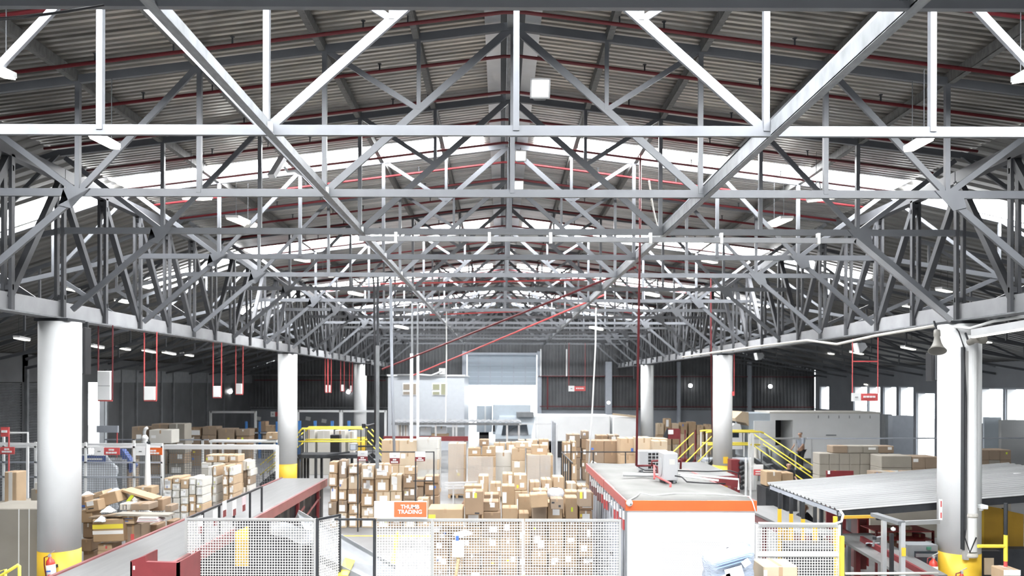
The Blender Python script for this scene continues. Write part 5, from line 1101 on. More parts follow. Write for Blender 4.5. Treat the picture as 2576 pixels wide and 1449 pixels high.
# hanging red frames with white panels along the shutter side girder
for k, (xl, xr, yt, yb, ye) in enumerate(((247, 283, 828, 936, 1009), (363, 394, 842, 975, 1009), (536, 557, 863, 973, 1001), (593, 611, 871, 967, 993), (818, 824, 902, 970, 988), (826, 833, 903, 970, 988), (857, 866, 908, 969, 985), (879, 886, 912, 971, 986))):
    xm = (xl + xr) / 2; d = 2000 * LC / (xm - CX)
    t = thing('hanging_board', (X(xm, d), d, Z(ye, d)), 'white board on red rods under the shutter side girder, %s from this end' % ORD[k + 1], 'hanging board', 'white boards hung under the girder')
    zt = 5.92
    for px in (xl, xr): MB().cyl((X(px, d), d, Z(ye, d)), (X(px, d), d, zt), 0.016, n=6).build('rod', M_REDL if k else M_RED, t)
    MB().box(X(xl, d), X(xr, d), d - 0.02, d + 0.02, Z(ye, d) - 0.03, Z(ye, d)).build('lower_rod', M_REDL, t)
    MB().cbox(X(xl + 2, d), X(xr - 2, d), d - 0.08, d + 0.08, Z(ye, d), Z(yb, d), 0.01).build('panel', M_WHITE, t)
    if k == 0: MB().box(X(xl + 2, d), X(xr - 2, d), d - 0.09, d - 0.08, Z(974, d), Z(973, d)).build('joint', M_GREYD, t)
# ---------------------------------------------------------------- poles and drops in the middle
tag(MB().tube([(X(937, 24), 24, 7.9), (X(940, 24), 24, Z(720, 24)), (X(944, 24), 24, Z(1000, 24)), (X(943, 24), 24, Z(1120, 24))], 0.03, 8).build('dark_cable_drop', M_BLACK, smooth=True), 'dark cable dropping beside the dark grey pole', 'cable')
t = thing('drop_pole', (X(949, 24.2), 24.2, Z(1180, 24.2)), 'tall grey pole dropping in front of the parcel wall with dark cap', 'pole')
MB().box(X(945, 24.2), X(953, 24.2), 24.2, 24.3, Z(1180, 24.2), Z(870, 24.2)).build('lower_pole', M_GALV, t); MB().box(X(947, 24.2), X(952, 24.2), 24.2, 24.28, Z(870, 24.2), 7.95).build('upper_pole', M_DARK, t)
tag(MB().tube([P(943, 1066, 24), P(930, 1070, 24), P(915, 1072, 24)], 0.03, 8).cyl(P(915, 1076, 24), P(915, 1066, 24), 0.06).build('bracket_arm', M_BLACK), 'black bracket arm with a small head beside the dark cable', 'bracket')
t = thing('box_fixture', P(895, 1134, 24), 'small monitor on the dark bar beside the grey pole', 'monitor')
MB().bar(P(900, 1123, 24.4), P(944, 1122, 24.4), 0.04, 0.05).build('arm', M_BLACK, t); MB().box(X(880, 24.4), X(897, 24.4), 24.4, 24.7, Z(1134, 24.4), Z(1118, 24.4)).build('casing', M_GREYD, t); MB().box(X(882, 24.4), X(895, 24.4), 24.38, 24.4, Z(1132, 24.4), Z(1120, 24.4)).build('screen', M_BLUEG, t)
tag(MB().tube([(X(982, 25), 25, 7.9), (X(986, 25), 25, Z(950, 25)), (X(993, 25), 25, Z(1153, 25))], 0.045, 8).build('grey_pipe_drop', M_BLUEG, smooth=True), 'blue grey pipe dropping to the red sign above the parcel wall', 'pipe')
for nm, xt, xb, d, yb, w in (('wider', 1036, 1035, 32.5, 1112, 7), ('slimmer', 1050, 1051, 32.8, 1105, 6)):
    t = thing('white_drop_pipe', (X(xb, d), d, Z(yb, d)), '%s of two white pipes dropping in front of the white office' % nm, 'pipe')
    MB().box(X(xb - w / 2, d), X(xb + w / 2, d), d, d + 0.1, Z(yb, d), Z(890, d)).build('lower_pipe', M_WHITE, t); MB().box(X(xt - w / 3, d), X(xt + w / 3, d), d + 0.02, d + 0.08, Z(890, d), 7.9).build('upper_pipe', M_GALV, t)
tag(MB().tube([P(1123, 780, 36), P(1123, 900, 36), P(1121, 1062, 36)], 0.03, 6).build('thin_white_pole', M_WHITE), 'thin white pole hanging before the white office wall', 'pole')
tag(MB().tube([P(1499, 775, 30), P(1498, 870, 30), P(1489, 1050, 30), P(1480, 1190, 30)], 0.028, 6).build('white_rope', M_WHITE, smooth=True), 'long white rope hanging slightly slanted beyond the cabin', 'rope')
tag(MB().tube([P(1633, 455, 18.9), P(1642, 520, 19.5), P(1655, 575, 20)], 0.02, 6).build('white_strap', M_CARDW), 'white strap hanging from the roof beside the red riser', 'strap')
tag(MB().tube([P(1478, 1185, 30.2), P(1490, 1160, 30.2), P(1500, 1166, 30.1)], 0.03, 6).build('white_prop', M_WHITE), 'white prop foot at the end of the hanging rope', 'prop')
for nm, a, b in (('darker', P(962, 929, 30), P(1600, 672, 23)), ('brighter', P(1040, 944, 40), P(1520, 742, 30))):
    tag(MB().tube([a, b], 0.035, 8).build('red_cross_pipe', M_RED if nm == 'darker' else M_REDL), '%s of two red pipes slanting across the hall' % nm, 'pipe')
tag(MB().tube([P(957, 714, 28), P(1500, 703, 26.5)], 0.03, 6).build('red_level_pipe', M_REDL), 'red pipe running level under the trusses in mid hall', 'pipe')
tag(MB().tube([P(1082, 792, 38), P(1460, 777, 36)], 0.035, 6).build('red_level_pipe', M_REDL), 'second red pipe running level under the trusses deeper in the hall', 'pipe')
tag(MB().tube([P(1788, 700, 31), P(1789, 890, 31), P(1792, 1100, 33.2)], 0.025, 8).build('red_column_pipe', M_RED), 'red pipe dropping beside the middle window side column', 'pipe')
for k, (ya, yb, zb2) in enumerate(((0.055, 0.03, 0),)):
    for nm, y0, y1 in (('upper', 48, 12), ('lower', 54, 14)):
        a, b = P(-40, y0, 6.0), P(262, y1, 6.3)
        tag(MB().tube([a, a.lerp(b, 0.35) + Vector((0, 0, -0.015)), a.lerp(b, 0.7) + Vector((0, 0, -0.012)), b], 0.006, 6).build('thin_cable', M_BLACK, smooth=True), '%s of two thin black cables slung from the front truss' % nm, 'cable')
# ---------------------------------------------------------------- cage and shelves behind the left column
t = thing('storage_cage', (X(330, 25.5), 25.5, 0), 'white framed mesh cage behind the loose parcels', 'cage')
for px, y0 in ((10, 1090), (90, 1115), (216, 1115), (338, 1110), (408, 1125)): MB().box(X(px, 25.5) - 0.03, X(px, 25.5) + 0.03, 25.47, 25.53, 0, Z(y0, 25.5)).build('post', M_WHITE, t)
for y0, h in ((1125, 0.06), (1164, 0.05), (1201, 0.05)): MB().box(X(-10, 25.5), X(410, 25.5), 25.47, 25.53, Z(y0, 25.5) - h, Z(y0, 25.5)).build('rail', M_BLUEG if y0 > 1125 else M_WHITE, t)
MB().box(X(-10, 26.5), X(410, 26.5), 26.45, 26.55, Z(1118, 26.5) - 0.08, Z(1118, 26.5)).build('rail', M_WHITE, t)
mesh_geo(MB(), (X(-10, 25.6), 25.6, 0), (X(408, 25.6), 25.6, 0), 0.3, Z(1126, 25.5), 0.075, 0.009).build('wire_mesh', M_GREYD, t)
t = thing('storage_cage', (X(520, 29.5), 29.5, 0), 'bright white framed mesh cage around the labelled cartons', 'cage')
for px in (410, 604, 698): MB().box(X(px, 29.5) - 0.05, X(px, 29.5) + 0.05, 29.45, 29.55, 0, Z(1122, 29.5)).build('post', M_WHITE, t)
MB().box(X(380, 29.5), X(697, 29.5), 29.4, 29.6, Z(1132, 29.5), Z(1121, 29.5)).build('rail', M_WHITE, t)
mesh_geo(MB(), (X(410, 29.6), 29.6, 0), (X(697, 29.6), 29.6, 0), 0.3, Z(1131, 29.5), 0.09, 0.010).build('wire_mesh', M_GREYD, t)
t = thing('white_bench', (X(600, 36), 36, 0), 'long white topped bench in front of the dark wall', 'bench')
MB().box(X(526, 36), X(697, 36), 36, 36.7, Z(1115, 36), Z(1110, 36)).build('top', M_WHITE, t)
for px in (530, 560, 640, 690): MB().box(X(px, 36) - 0.04, X(px, 36) + 0.04, 36.05, 36.1, 0, Z(1114, 36)).build('leg', M_WHITE, t)
for nm, x0, x1, d, y0 in (('first', 530, 643, 52.0, 1036), ('second', 750, 857, 50.0, 1033), ('third', 860, 970, 50.5, 1033)):
    t = thing('rack_frame', (X((x0 + x1) / 2, d), d, 0), 'white goal shaped rack frame by the back wall, %s from the shutter wall' % nm, 'rack frame', 'white rack frames')
    for px in (x0, x1): MB().box(X(px, d) - 0.07, X(px, d) + 0.07, d - 0.05, d + 0.05, 0, Z(y0, d)).build('post', M_WHITE, t)
    MB().box(X(x0, d), X(x1, d), d - 0.05, d + 0.05, Z(y0 + 5, d), Z(y0, d)).build('top_bar', M_WHITE, t)
t = thing('pallet_rack', (X(640, 50), 50, 0), 'blue post pallet rack holding brown cartons near the back wall', 'rack')
for px in (620, 654, 697): MB().box(X(px, 49) - 0.05, X(px, 49) + 0.05, 48.9, 49.1, 0, Z(1062, 49)).build('upright', M_BLUEP, t)
for y0 in (1089, 1118): MB().box(X(612, 49), X(698, 49), 48.9, 49.9, Z(y0 + 3, 49), Z(y0, 49)).build('shelf_beam', M_BLUEG, t)
for k, (a, b, y0, y1) in enumerate(((655, 668, 1062, 1088), (668, 696, 1072, 1088), (615, 640, 1080, 1112), (660, 690, 1092, 1116))):
    carton((X(a, 49) + X(b, 49)) / 2, 49.4, Z(y1, 49), X(b, 49) - X(a, 49), 0.7, (y1 - y0) * 49 / F, 'brown carton %s on the blue post pallet rack' % ('leaning first', 'lying long', 'standing low', 'lying lower')[k], None, M_CARD[k % 2 + 1])
t = thing('pallet_rack', (X(850, 48), 48, 0), 'blue post rack behind the yellow rails of the crossing', 'rack')
for px in (754, 793, 836, 878): MB().box(X(px, 47) - 0.07, X(px, 47) + 0.07, 46.9, 47.1, 0, Z(1060, 47)).build('upright', M_BLUEP, t)
for y0 in (1100,): MB().box(X(752, 47), X(880, 47), 46.9, 47.8, Z(y0 + 4, 47), Z(y0, 47)).build('shelf_beam', M_BLUEG, t)
for k, (a, b, y0) in enumerate(((762, 792, 1082), (798, 830, 1084), (842, 868, 1084), (876, 890, 1086))):
    d = 40.0
    carton((X(a, d) + X(b, d)) / 2, d + 0.5, 0, X(b, d) - X(a, d), 0.9, Z(y0, d), 'tall white wrapped load behind the crossing rails, %s from the column' % ORD[k + 1], 'white loads behind the crossing', M_CARDW)
carton(X(841, 38), 38.4, 0, 0.45, 0.5, Z(1096, 38), 'black wheeled bin standing behind the crossing platform', None, M_BLACK, tape=False, name='wheeled_bin', cat='bin')
for k, (px, py, d) in enumerate(((650, 1052, 63.84), (775, 1052, 63.84), (815, 1058, 63.84))):
    tag(MB().bar(P(px - 6, py, d), P(px + 6, py + 2, d), 0.02, 0.3).build('paper_notice', M_PAPER), ('tilted paper notice in the first rack frame on the dark wall', 'tilted paper notice in the second rack frame', 'square paper notice hung lower in the second rack frame')[k], 'notice')
plate(681, 698, 1038, 1049, 55.0, M_REDL, 'white and red sign beside the middle shutter side column', split=('h', 692), rows=())
# big plastic covered load with a blue band
t = thing('covered_load', (X(250, 27), 27.5, 0), 'tall load under a cloudy plastic cover with a blue band', 'covered load')
d = 27.0
hood = MB(); xa, xb, xc = X(204, d), X(296, d), X(270, d); zt = Z(1146, d)
def hfn(i, j):
    f = j / 9; x = xa + (xb - xa) * i / 13; top = zt - max(0, (x - xc)) * 1.2
    return (x + 0.03 * math.sin(j * 2 + i), d + 0.05 * math.sin(i * 1.7) * f + 0.03 * math.sin(3 * f * 6 + i), top * (1 - f))
hood.sheet(14, 10, hfn); hood.build('plastic_cover', M_PLAST, t, smooth=True, solid=0.02)
MB().box(X(207, d), X(270, d), d - 0.12, d - 0.09, Z(1163, d), Z(1149, d)).build('blue_band', M_NAVY, t); MB().box(X(225, d), X(262, d), d - 0.13, d - 0.12, Z(1159, d), Z(1155, d)).build('band_lettering', M_PAPER, t)
MB().box(X(206, d), X(300, d), d + 0.2, d + 1.2, 0, Z(1162, d)).build('load', M_GREYD, t)
MB().prism([P(296, 1130, 27.6), P(306, 1130, 27.6), P(338, 1172, 27.6), P(326, 1190, 27.6)], (0, 0.3, 0)).build('blue_side_flap', M_NAVY, t)
MB().box(X(300, 27.6), X(324, 27.6), 27.6, 28.4, 0, Z(1164, 27.6)).build('inner_carton', M_CARD[3], t)
t = thing('white_cone_post', (X(370, 22.5), 22.5, 0), 'tall white tapering post behind the loose parcels', 'post')
MB().cyl((X(372, 22.5), 22.5, 0.1), (X(372, 22.5), 22.5, Z(1118, 22.5)), 0.13, 0.055, n=18).build('tapered_pole', M_WHITE, t, smooth=False)
MB().cyl((X(374, 22.5), 22.5, Z(1120, 22.5)), (X(374, 22.5), 22.5, Z(1113, 22.5)), 0.05, n=12).build('dark_cap', M_DARK, t)
MB().box(X(372, 22.5) - 0.25, X(372, 22.5) + 0.25, 22.25, 22.75, 0, 0.1).build('foot_plate', M_GREYD, t)
t = thing('wrapped_bundle', P(364, 1116, 30), 'white knobbly wrapped bundle sticking up behind the cage', 'bundle')
MB().lathe(P(364, 1117, 30), [(0.0, 0), (0.11, 0.02), (0.125, 0.09), (0.10, 0.14), (0.13, 0.18), (0.13, 0.25), (0.09, 0.30), (0.07, 0.34)], 14).build('body', M_WHITE, t, smooth=True)
MB().tube([P(363, 1096, 30), P(363, 1086, 30), P(366, 1079, 30), P(371, 1076, 30)], 0.06, 10).build('tip', M_WHITE, t, smooth=True)
MB().box(X(355, 30), X(373, 30), 29.9, 30.1, 0, Z(1117, 30)).build('stand', M_GREYD, t)
tag(MB().box(X(243, 30), X(296, 30), 30, 30.1, Z(1091, 30), Z(1074, 30)).build('grey_board', M_BLUEG), 'plain pale grey board in front of the bright doorway', 'board')
tag(MB().cyl((X(295, 30.05), 30.05, 0), (X(295, 30.05), 30.05, Z(1076, 30)), 0.02, n=6).build('red_stake', M_REDL), 'thin red stake carrying the plain grey board', 'stake')
t = thing('white_pipe_gate', (X(40, 24), 24, 0), 'white pipe gate frame behind the first red sign', 'gate')
MB().tube([P(22, 1089, 24), P(70, 1089, 24), P(70, 1130, 24)], 0.035, 8).build('frame', M_WHITE, t); MB().bar(P(-10, 1116, 24), P(102, 1118, 24), 0.07, 0.08).build('rail', M_WHITE, t)
MB().box(X(70, 24) - 0.03, X(70, 24) + 0.03, 23.97, 24.03, 0, Z(1116, 24)).build('post', M_WHITE, t)
t = thing('grey_rail_fence', (X(430, 38), 38, 0), 'pale grey rail fence in front of the far cartons', 'rail fence')
MB().box(X(262, 38), X(525, 38), 37.97, 38.03, Z(1110, 38), Z(1107, 38)).build('rail', M_BLUEG, t)
for px in (338, 510): MB().box(X(px, 38) - 0.05, X(px, 38) + 0.05, 37.97, 38.03, 0, Z(1107, 38)).build('post', M_WHITE, t)
# ---------------------------------------------------------------- white office, canopy, truck and trailer at the back
d = 55.0
t = thing('white_office_block', (X(1072, d), d + 3, 0), 'two storey white office block beside the roller door', 'office')
MB().box(X(976, d), X(1168, d), d, d + 8, 0, Z(947, d)).build('wall_box', M_OFFICE, t)
MB().box(X(974, d), X(1170, d), d - 0.1, d + 8, Z(947, d), Z(943, d)).build('roof_edge', M_WHITE, t)
for a, b in ((1013, 1049), (1087, 1125)):
    w_ = MB().box(X(a, d), X(b, d), d - 0.06, d - 0.02, Z(995, d), Z(964, d)).build('window_frame', M_WHITE, t)
    m_ = (a * 0.45 + b * 0.55)
    for x0, x1, y0, y1 in ((a + 2, m_ - 2, 967, 981), (a + 2, m_ - 2, 986, 993), (m_ + 2, b - 2, 966, 993)): 
        MB().box(X(x0, d), X(x1, d), d - 0.09, d - 0.06, Z(y1, d), Z(y0, d)).build('pane', mat('office_pane_%d_%d' % (a, x0), (0.32, 0.27, 0.22) if a < 1050 else (0.33, 0.33, 0.22), 0.15), w_)
MB().tube([P(1000, 944, d - 0.2), P(1060, 943, d - 0.2), P(1085, 945, d - 0.2), P(1100, 939, d - 0.2), P(1112, 933, d - 0.2)], 0.07, 8).build('duct', M_ALU, t, smooth=True)
MB().box(X(1105, d), X(1120, d), d - 0.2, d, Z(942, d), Z(927, d)).build('fan_box', M_WHITE, t)
MB().box(X(1055, d), X(1170, d), d - 0.02, d - 0.005, Z(1102, d), Z(1075, d)).build('lower_window_band', M_GREYD, t)
d = 42.0
t = thing('corrugated_shelter', (X(1150, d), d + 1, 0), 'low corrugated shelter roof in front of the white office', 'shelter')
mb = MB(); n = 110
mb.sheet(n, 2, lambda i, j: (X(985 + (1312 - 985) * i / (n - 1), d), d + 2.4 * j, Z(1062, d) + 0.025 * math.sin(i * 2 * math.pi / 5.0) + 0.02 * j))
mb.build('roof_sheet', M_GALV, t, solid=0.02)
mbf = MB(); mbf.box(X(985, d), X(1312, d), d + 0.04, d + 0.1, Z(1070, d), Z(1064, d)); mbf.build('fascia', M_GALV, t)
for px in (990, 1000, 1096, 1140, 1148, 1276, 1306): MB().box(X(px, d) - 0.05, X(px, d) + 0.05, d + 0.1, d + 0.2, 0, Z(1066, d)).build('post', M_ALU, t)
MB().bar(P(1306, 1067, d), P(1400, 1066, d), 0.04, 0.05).build('tie_rod', M_ALU, t)
t = thing('maroon_barrier', (X(1120, 41), 41, 0), 'maroon barrier band under the corrugated shelter', 'barrier')
MB().box(X(965, 41), X(1178, 41), 41, 41.1, Z(1110, 41), Z(1098, 41)).build('board', M_REDM, t)
for px in (970, 1060, 1170): MB().box(X(px, 41) - 0.05, X(px, 41) + 0.05, 41.1, 41.2, 0, Z(1100, 41)).build('post', M_GREYD, t)
for k, (a, b, y0, y1, m) in enumerate(((1000, 1012, 1068, 1104, M_WHITE), (1014, 1026, 1070, 1104, M_PAPER), (1056, 1084, 1075, 1096, M_PLAST), (1097, 1123, 1074, 1092, M_PLAST), (1085, 1128, 1092, 1099, M_CARD[2]))):
    carton((X(a, 42.6) + X(b, 42.6)) / 2, 43.0, 0.0 if k < 2 else Z(y1, 42.6), X(b, 42.6) - X(a, 42.6), 0.5, (Z(y0, 42.6) if k < 2 else (y1 - y0) * 42.6 / F), ('white roll standing first under the shelter', 'white roll standing second under the shelter', 'filmed crate under the shelter by the rolls', 'filmed crate in the middle of the shelter', 'long tan carton lying under the shelter')[k], None, m)
# pale box truck seen in the doorway
d = 57.0
t = thing('box_truck', (X(1290, d), d + 3, 0), 'pale blue box truck backing out of the roller door', 'truck')
MB().cbox(X(1239, d), X(1337, d), d + 1.2, d + 8, 0.9, Z(1017, d + 1.2), 0.06).build('cargo_box', M_TRUCK, t)
MB().prism([(X(1246, d), d, 0.5), (X(1246, d), d, Z(1092, d)), (X(1256, d), d + 0.3, Z(1050, d)), (X(1256, d), d + 1.3, Z(1046, d)), (X(1246, d), d + 1.3, 0.5)], (X(1338, d) - X(1246, d), 0, 0)).build('cab', M_TRUCK, t)
MB().prism([(X(1262, d), d - 0.02, Z(1095, d)), (X(1330, d), d - 0.02, Z(1094, d)), (X(1326, d), d + 0.13, Z(1068, d)), (X(1266, d), d + 0.13, Z(1069, d))], (0, -0.03, 0.0)).build('windscreen', M_GLASS, t)
MB().box(X(1300, d), X(1343, d), d - 0.1, d + 1.3, Z(1049, d), Z(1037, d)).build('sun_visor', M_GREYD, t)
MB().box(X(1240, d), X(1246, d), d - 0.1, d, Z(1086, d), Z(1070, d)).build('mirror', M_BLACK, t); MB().box(X(1246, d), X(1338, d), d - 0.15, d, 0.45, Z(1104, d)).build('bumper', M_GREYD, t)
for px in (1256, 1326): MB().cyl((X(px, d), d + 0.9, 0.45), (X(px, d) + 0.25, d + 0.9, 0.45), 0.45, n=20).build('wheel', M_BLACK, t)
MB().tube([P(1276, 1090, d - 0.06), P(1290, 1076, d), P(1300, 1072, d + 0.05)], 0.02, 6).build('wiper', M_BLACK, t)
t = thing('pale_trailer', (X(1215, 61), 62, 0), 'pale trailer end standing beside the truck in the doorway', 'trailer')
MB().box(X(1199, 61), X(1237, 61), 61, 66, 0.9, Z(1021, 61)).build('body', M_TRUCK, t); MB().box(X(1219, 61), X(1223, 61), 60.95, 61, 0.9, Z(1021, 61)).build('corner_post', M_WHITE, t)
MB().cyl((X(1205, 61), 62, 0.45), (X(1230, 61), 62, 0.45), 0.45, n=16).build('wheel', M_BLACK, t)
d = 50.0
t = thing('white_semi_trailer', (X(1450, d), d + 1, 0), 'long white trailer side parked along the back wall', 'trailer')
MB().cbox(X(1350, d), X(1535, d), d, d + 2.4, 1.0, Z(1044, d), 0.05).build('body', M_WHITE, t)
MB().cbox(X(1541, d), X(1600, d), d - 0.2, d + 2.4, 0.9, Z(1046, d), 0.05).build('second_body', M_WHITE, t)
MB().bar(P(1541, 1042, d - 0.3), P(1600, 1048, d - 0.3), 0.1, 0.12).build('roof_rail', M_CARD[4], t)
for px in (1380, 1400, 1500, 1570): MB().cyl((X(px, d), d + 0.05, 0.5), (X(px, d), d + 0.35, 0.5), 0.5, n=20).build('wheel', M_BLACK, t)
MB().box(X(1352, d), X(1598, d), d + 0.4, d + 2.2, 0.8, 1.0).build('chassis', M_GREYD, t)
t = thing('folded_gate', (X(1398, 33), 33, 0), 'folded grey steel gate leaves beside the pallet loads', 'gate')
for k in range(5): MB().box(X(1387 + 3.2 * k, 33.2), X(1389 + 3.2 * k, 33.2), 33.0 + 0.15 * k, 33.1 + 0.15 * k, 0, Z(1058 + 2 * k, 33)).build('leaf', M_GREYD if k % 2 else M_BLUEG, t)
MB().box(X(1399, 33), X(1403, 33), 33.0, 33.1, 0, Z(1068, 33)).build('post', M_ALU, t)
t = thing('black_rail', (X(1500, 29), 29, 0), 'thin black guard rail beyond the cabin roof', 'guard rail')
MB().bar(P(1412, 1137, 29), P(1603, 1137, 29), 0.03, 0.04).build('rail', M_DARK, t); MB().bar(P(1413, 1138, 29), P(1440, 1165, 24), 0.03, 0.04).build('return_rail', M_DARK, t)
for px, d in ((1413, 29), (1493, 29), (1574, 29)): MB().box(X(px, d) - 0.02, X(px, d) + 0.02, d - 0.02, d + 0.02, 0, Z(1137, d)).build('post', M_DARK, t)
for f in (0.2, 0.4, 0.6, 0.8):
    p = P(1413, 1138, 29).lerp(P(1440, 1165, 24), f); MB().box(p.x - 0.02, p.x + 0.02, p.y - 0.02, p.y + 0.02, 0, p.z).build('post', M_DARK, t)
t = thing('roller_track', (X(1180, 22), 22, 0), 'silver roller track on a single leg among the cartons', 'roller track')
for o in (-0.12, 0, 0.12): MB().bar(P(1119, 1222, 22) + Vector((0, 0, o * 0.6)), P(1200, 1220, 22) + Vector((0, 0, o * 0.6)), 0.05, 0.05).build('track_bar', M_ALU, t)
MB().box(X(1139, 22), X(1143, 22), 22, 22.05, 0, Z(1225, 22)).build('leg', M_ALU, t)
MB().box(X(1196, 22), X(1200, 22), 22, 22.05, 0, Z(1225, 22)).build('leg', M_ALU, t)
for k, (dz_, nm) in enumerate(((0, 'lower'), (0.15, 'upper'))):
    t = thing('wooden_pallet', (X(1140, 23), 23, dz_), '%s of two wooden pallets stacked under the roller track' % nm, 'pallet', 'pallets under carton loads')
    a, b = X(1112, 23), X(1170, 23)
    mb = MB()
    for i in range(6): mb.box(a, b, 23 + 0.16 * i, 23.1 + 0.16 * i, 0.12 + dz_ + 0.002, 0.145 + dz_)
    mb.build('deck_board', M_WOOD, t)
    for q in (0, 0.5, 1): MB().box(a + (b - a - 0.1) * q, a + (b - a - 0.1) * q + 0.1, 23, 23.9, dz_ + 0.002, 0.12 + dz_).build('bearer', M_WOOD, t)
# wrapped bundle on the heap
mb = MB(); cx, cz = X(1400, 17.9), Z(1258, 17.9)
mb.sheet(20, 10, lambda i, j: (cx + 0.19 * math.cos(i * 2 * math.pi / 19) * math.sin(0.15 + 2.84 * j / 9) ** 0.6 * (1 + 0.05 * math.sin(4 * i)), 18.1 + 0.16 * math.sin(i * 2 * math.pi / 19) * math.sin(0.15 + 2.84 * j / 9) ** 0.6, cz + 0.13 - 0.13 * math.cos(0.15 + 2.84 * j / 9)))
tag(mb.build('wrapped_parcel', mat('striped_parcel_film', (0.62, 0.66, 0.72), 0.2, var=0.35, scale=14, stretch=(1, 1, 5)), smooth=True), 'film wrapped striped bundle on the big carton heap', 'parcel')
# trailer with a nose fairing on the right, its tractor and the doors behind
d = 40.0
t = thing('box_trailer', (X(2075, d), d + 1, 0), 'long pale trailer with open side door and beige nose fairing', 'trailer')
mb = MB().box(X(1938, d), X(1951, d), d, d + 2.3, 0.9, Z(1038, d)).box(X(1995, d), X(2214, d), d, d + 2.3, 0.9, Z(1038, d)).box(X(1951, d), X(1995, d), d, d + 2.3, Z(1055, d), Z(1038, d)).box(X(1951, d), X(1995, d), d + 1.8, d + 2.3, 0.9, Z(1055, d))
mb.build('body', M_WHITE, t)
MB().box(X(1936, d), X(2216, d), d - 0.03, d + 2.35, Z(1038, d), Z(1034, d)).build('roof_edge', M_CARDW, t)
MB().box(X(1896, d), X(1942, d), d - 0.05, d, 0.9, Z(1057, d)).build('side_door', M_WHITE, t)
MB().box(X(1884, d), X(1938, d), d + 0.02, d + 2.3, 0.9, Z(1038, d)).build('front_part', M_TRUCK, t)
MB().box(X(1954, d), X(1994, d), d + 1.7, d + 1.8, 0.9, Z(1056, d)).build('dark_interior', M_BLACK, t)
MB().box(X(2078, d), X(2104, d), d - 0.012, d, Z(1094, d), Z(1091, d)).build('side_lettering', M_GREYD, t)
MB().prism([P(1849, 1052, d), P(1866, 1036, d), P(1883, 1037, d), P(1884, 1072, d), P(1876, 1064, d), P(1852, 1060, d)], (0, 1.8, 0)).build('nose_fairing', M_CARD[4], t)
MB().prism([P(1841, 1130, d), P(1841, 1072, d), P(1848, 1066, d), P(1862, 1067, d), P(1867, 1085, d), P(1868, 1130, d)], (0, 2.0, 0)).build('tractor_cab', M_WHITE, t)
MB().box(X(1843, d), X(1859, d), d - 0.02, d, Z(1099, d), Z(1082, d)).build('cab_window', M_GLASS, t)
MB().box(X(1884, d), X(2214, d), d + 0.3, d + 2.1, 0.6, 0.9).build('chassis', M_GREYD, t)
for px in (1850, 2150, 2190): MB().cyl((X(px, d), d + 0.05, 0.48), (X(px, d), d + 0.35, 0.48), 0.48, n=20).build('wheel', M_BLACK, t)
for px in (2058, 2084, 2110, 2136, 2162, 2188): MB().box(X(px, d), X(px, d) + 0.03, d - 0.015, d, Z(1050, d), Z(1043, d)).build('rivet_strip', M_GREYD, t)
for k, (a, b, y0, d, m) in enumerate(((2228, 2245, 1040, 44, M_GREYD), (2246, 2298, 1043, 42, M_BLUEG))):
    tag(MB().box(X(a, d), X(b, d), d, d + 0.5, 0, Z(y0, d)).build('door_leaf', m), ('dark narrow door leaf behind the pale trailer end', 'grey swung door leaf beside the bright doorway')[k], 'door leaf')
tag(MB().box(X(2519, 36), X(2600, 36), 36, 36.2, 0, Z(1053, 36)).build('grey_wall_board', M_CORR), 'large pale grey board below the bright openings', 'board')
tag(MB().box(X(2476, 36.5), X(2520, 36.5), 36.5, 36.6, 0.0, Z(1046, 36.5)).build('white_banner', M_TRUCK), 'pale blue banner hanging beside the large grey board', 'banner')
tag(MB().bar(P(2030, 1103, 30.5), P(2700, 1102, 30.5), 0.04, 0.05).build('grey_rail', M_BLUEG), 'long thin grey rail across in front of the pale trailer', 'rail')
for px in (2043, 2002): tag(MB().cyl((X(px, 36.5), 36.5, 0), (X(px, 36.5), 36.5, Z(1102, 36.5)), 0.04, n=8).build('rail_post', M_ALU), 'pale post of the guard rail, %s' % {2043: 'before the trailer middle', 2002: 'before the dark trailer doorway'}[px], 'post')
tag(MB().bar(P(1888, 1103, 36.5), P(2043, 1103, 36.5), 0.05, 0.08).build('guard_rail', M_ALU), 'pale guard rail in front of the trailer door', 'rail')
for k, (a, b, y0, d, m) in enumerate(((1895, 1915, 1118, 38.0, M_CARDW), (1916, 1945, 1125, 37.6, M_GREYD), (1945, 1985, 1120, 37.4, M_GREYD), (1986, 2022, 1140, 37.2, M_DARK))):
    wb = MB(); xa, xb = X(a, d), X(b, d); zt = Z(y0, d)
    wb.sheet(12, 9, lambda i, j: ((xa + xb) / 2 + (xb - xa) / 2 * math.cos(i * 2 * math.pi / 11) * (1 - 0.5 * (j / 8) ** 4), d + 0.4 + 0.4 * math.sin(i * 2 * math.pi / 11) * (1 - 0.5 * (j / 8) ** 4), zt * j / 8))
    tag(wb.build('bulk_bag', m, smooth=True), ('white bulk bag behind the crossing stair', 'first grey bulk bag behind the crossing stair', 'grey bulk bag under the dark trailer doorway', 'black bulk bag before the trailer')[k], 'bulk bag')
t = thing('dark_tyre_rack', (X(1865, 31), 31, 0), 'rack of round dark tyre ends beside the middle window side column', 'rack')
MB().box(X(1840, 31.2), X(1862, 31.2), 31.2, 31.7, 0, Z(1155, 31.2)).build('maroon_panel', M_REDM, t)
for k in range(6): MB().lathe(P(1867, 1165 + 12.3 * k, 31.0), [(0.0, -0.02), (0.05, -0.02), (0.09, 0), (0.095, 0.12), (0.07, 0.3)], 14, 'y').build('roll_end', M_DARK if k % 2 else M_BLACK, t, smooth=True)
for px in (1877, 1889): MB().box(X(px, 31) - 0.03, X(px, 31) + 0.03, 31, 31.06, 0, Z(1150, 31)).build('ladder_rail', M_WHITE, t)
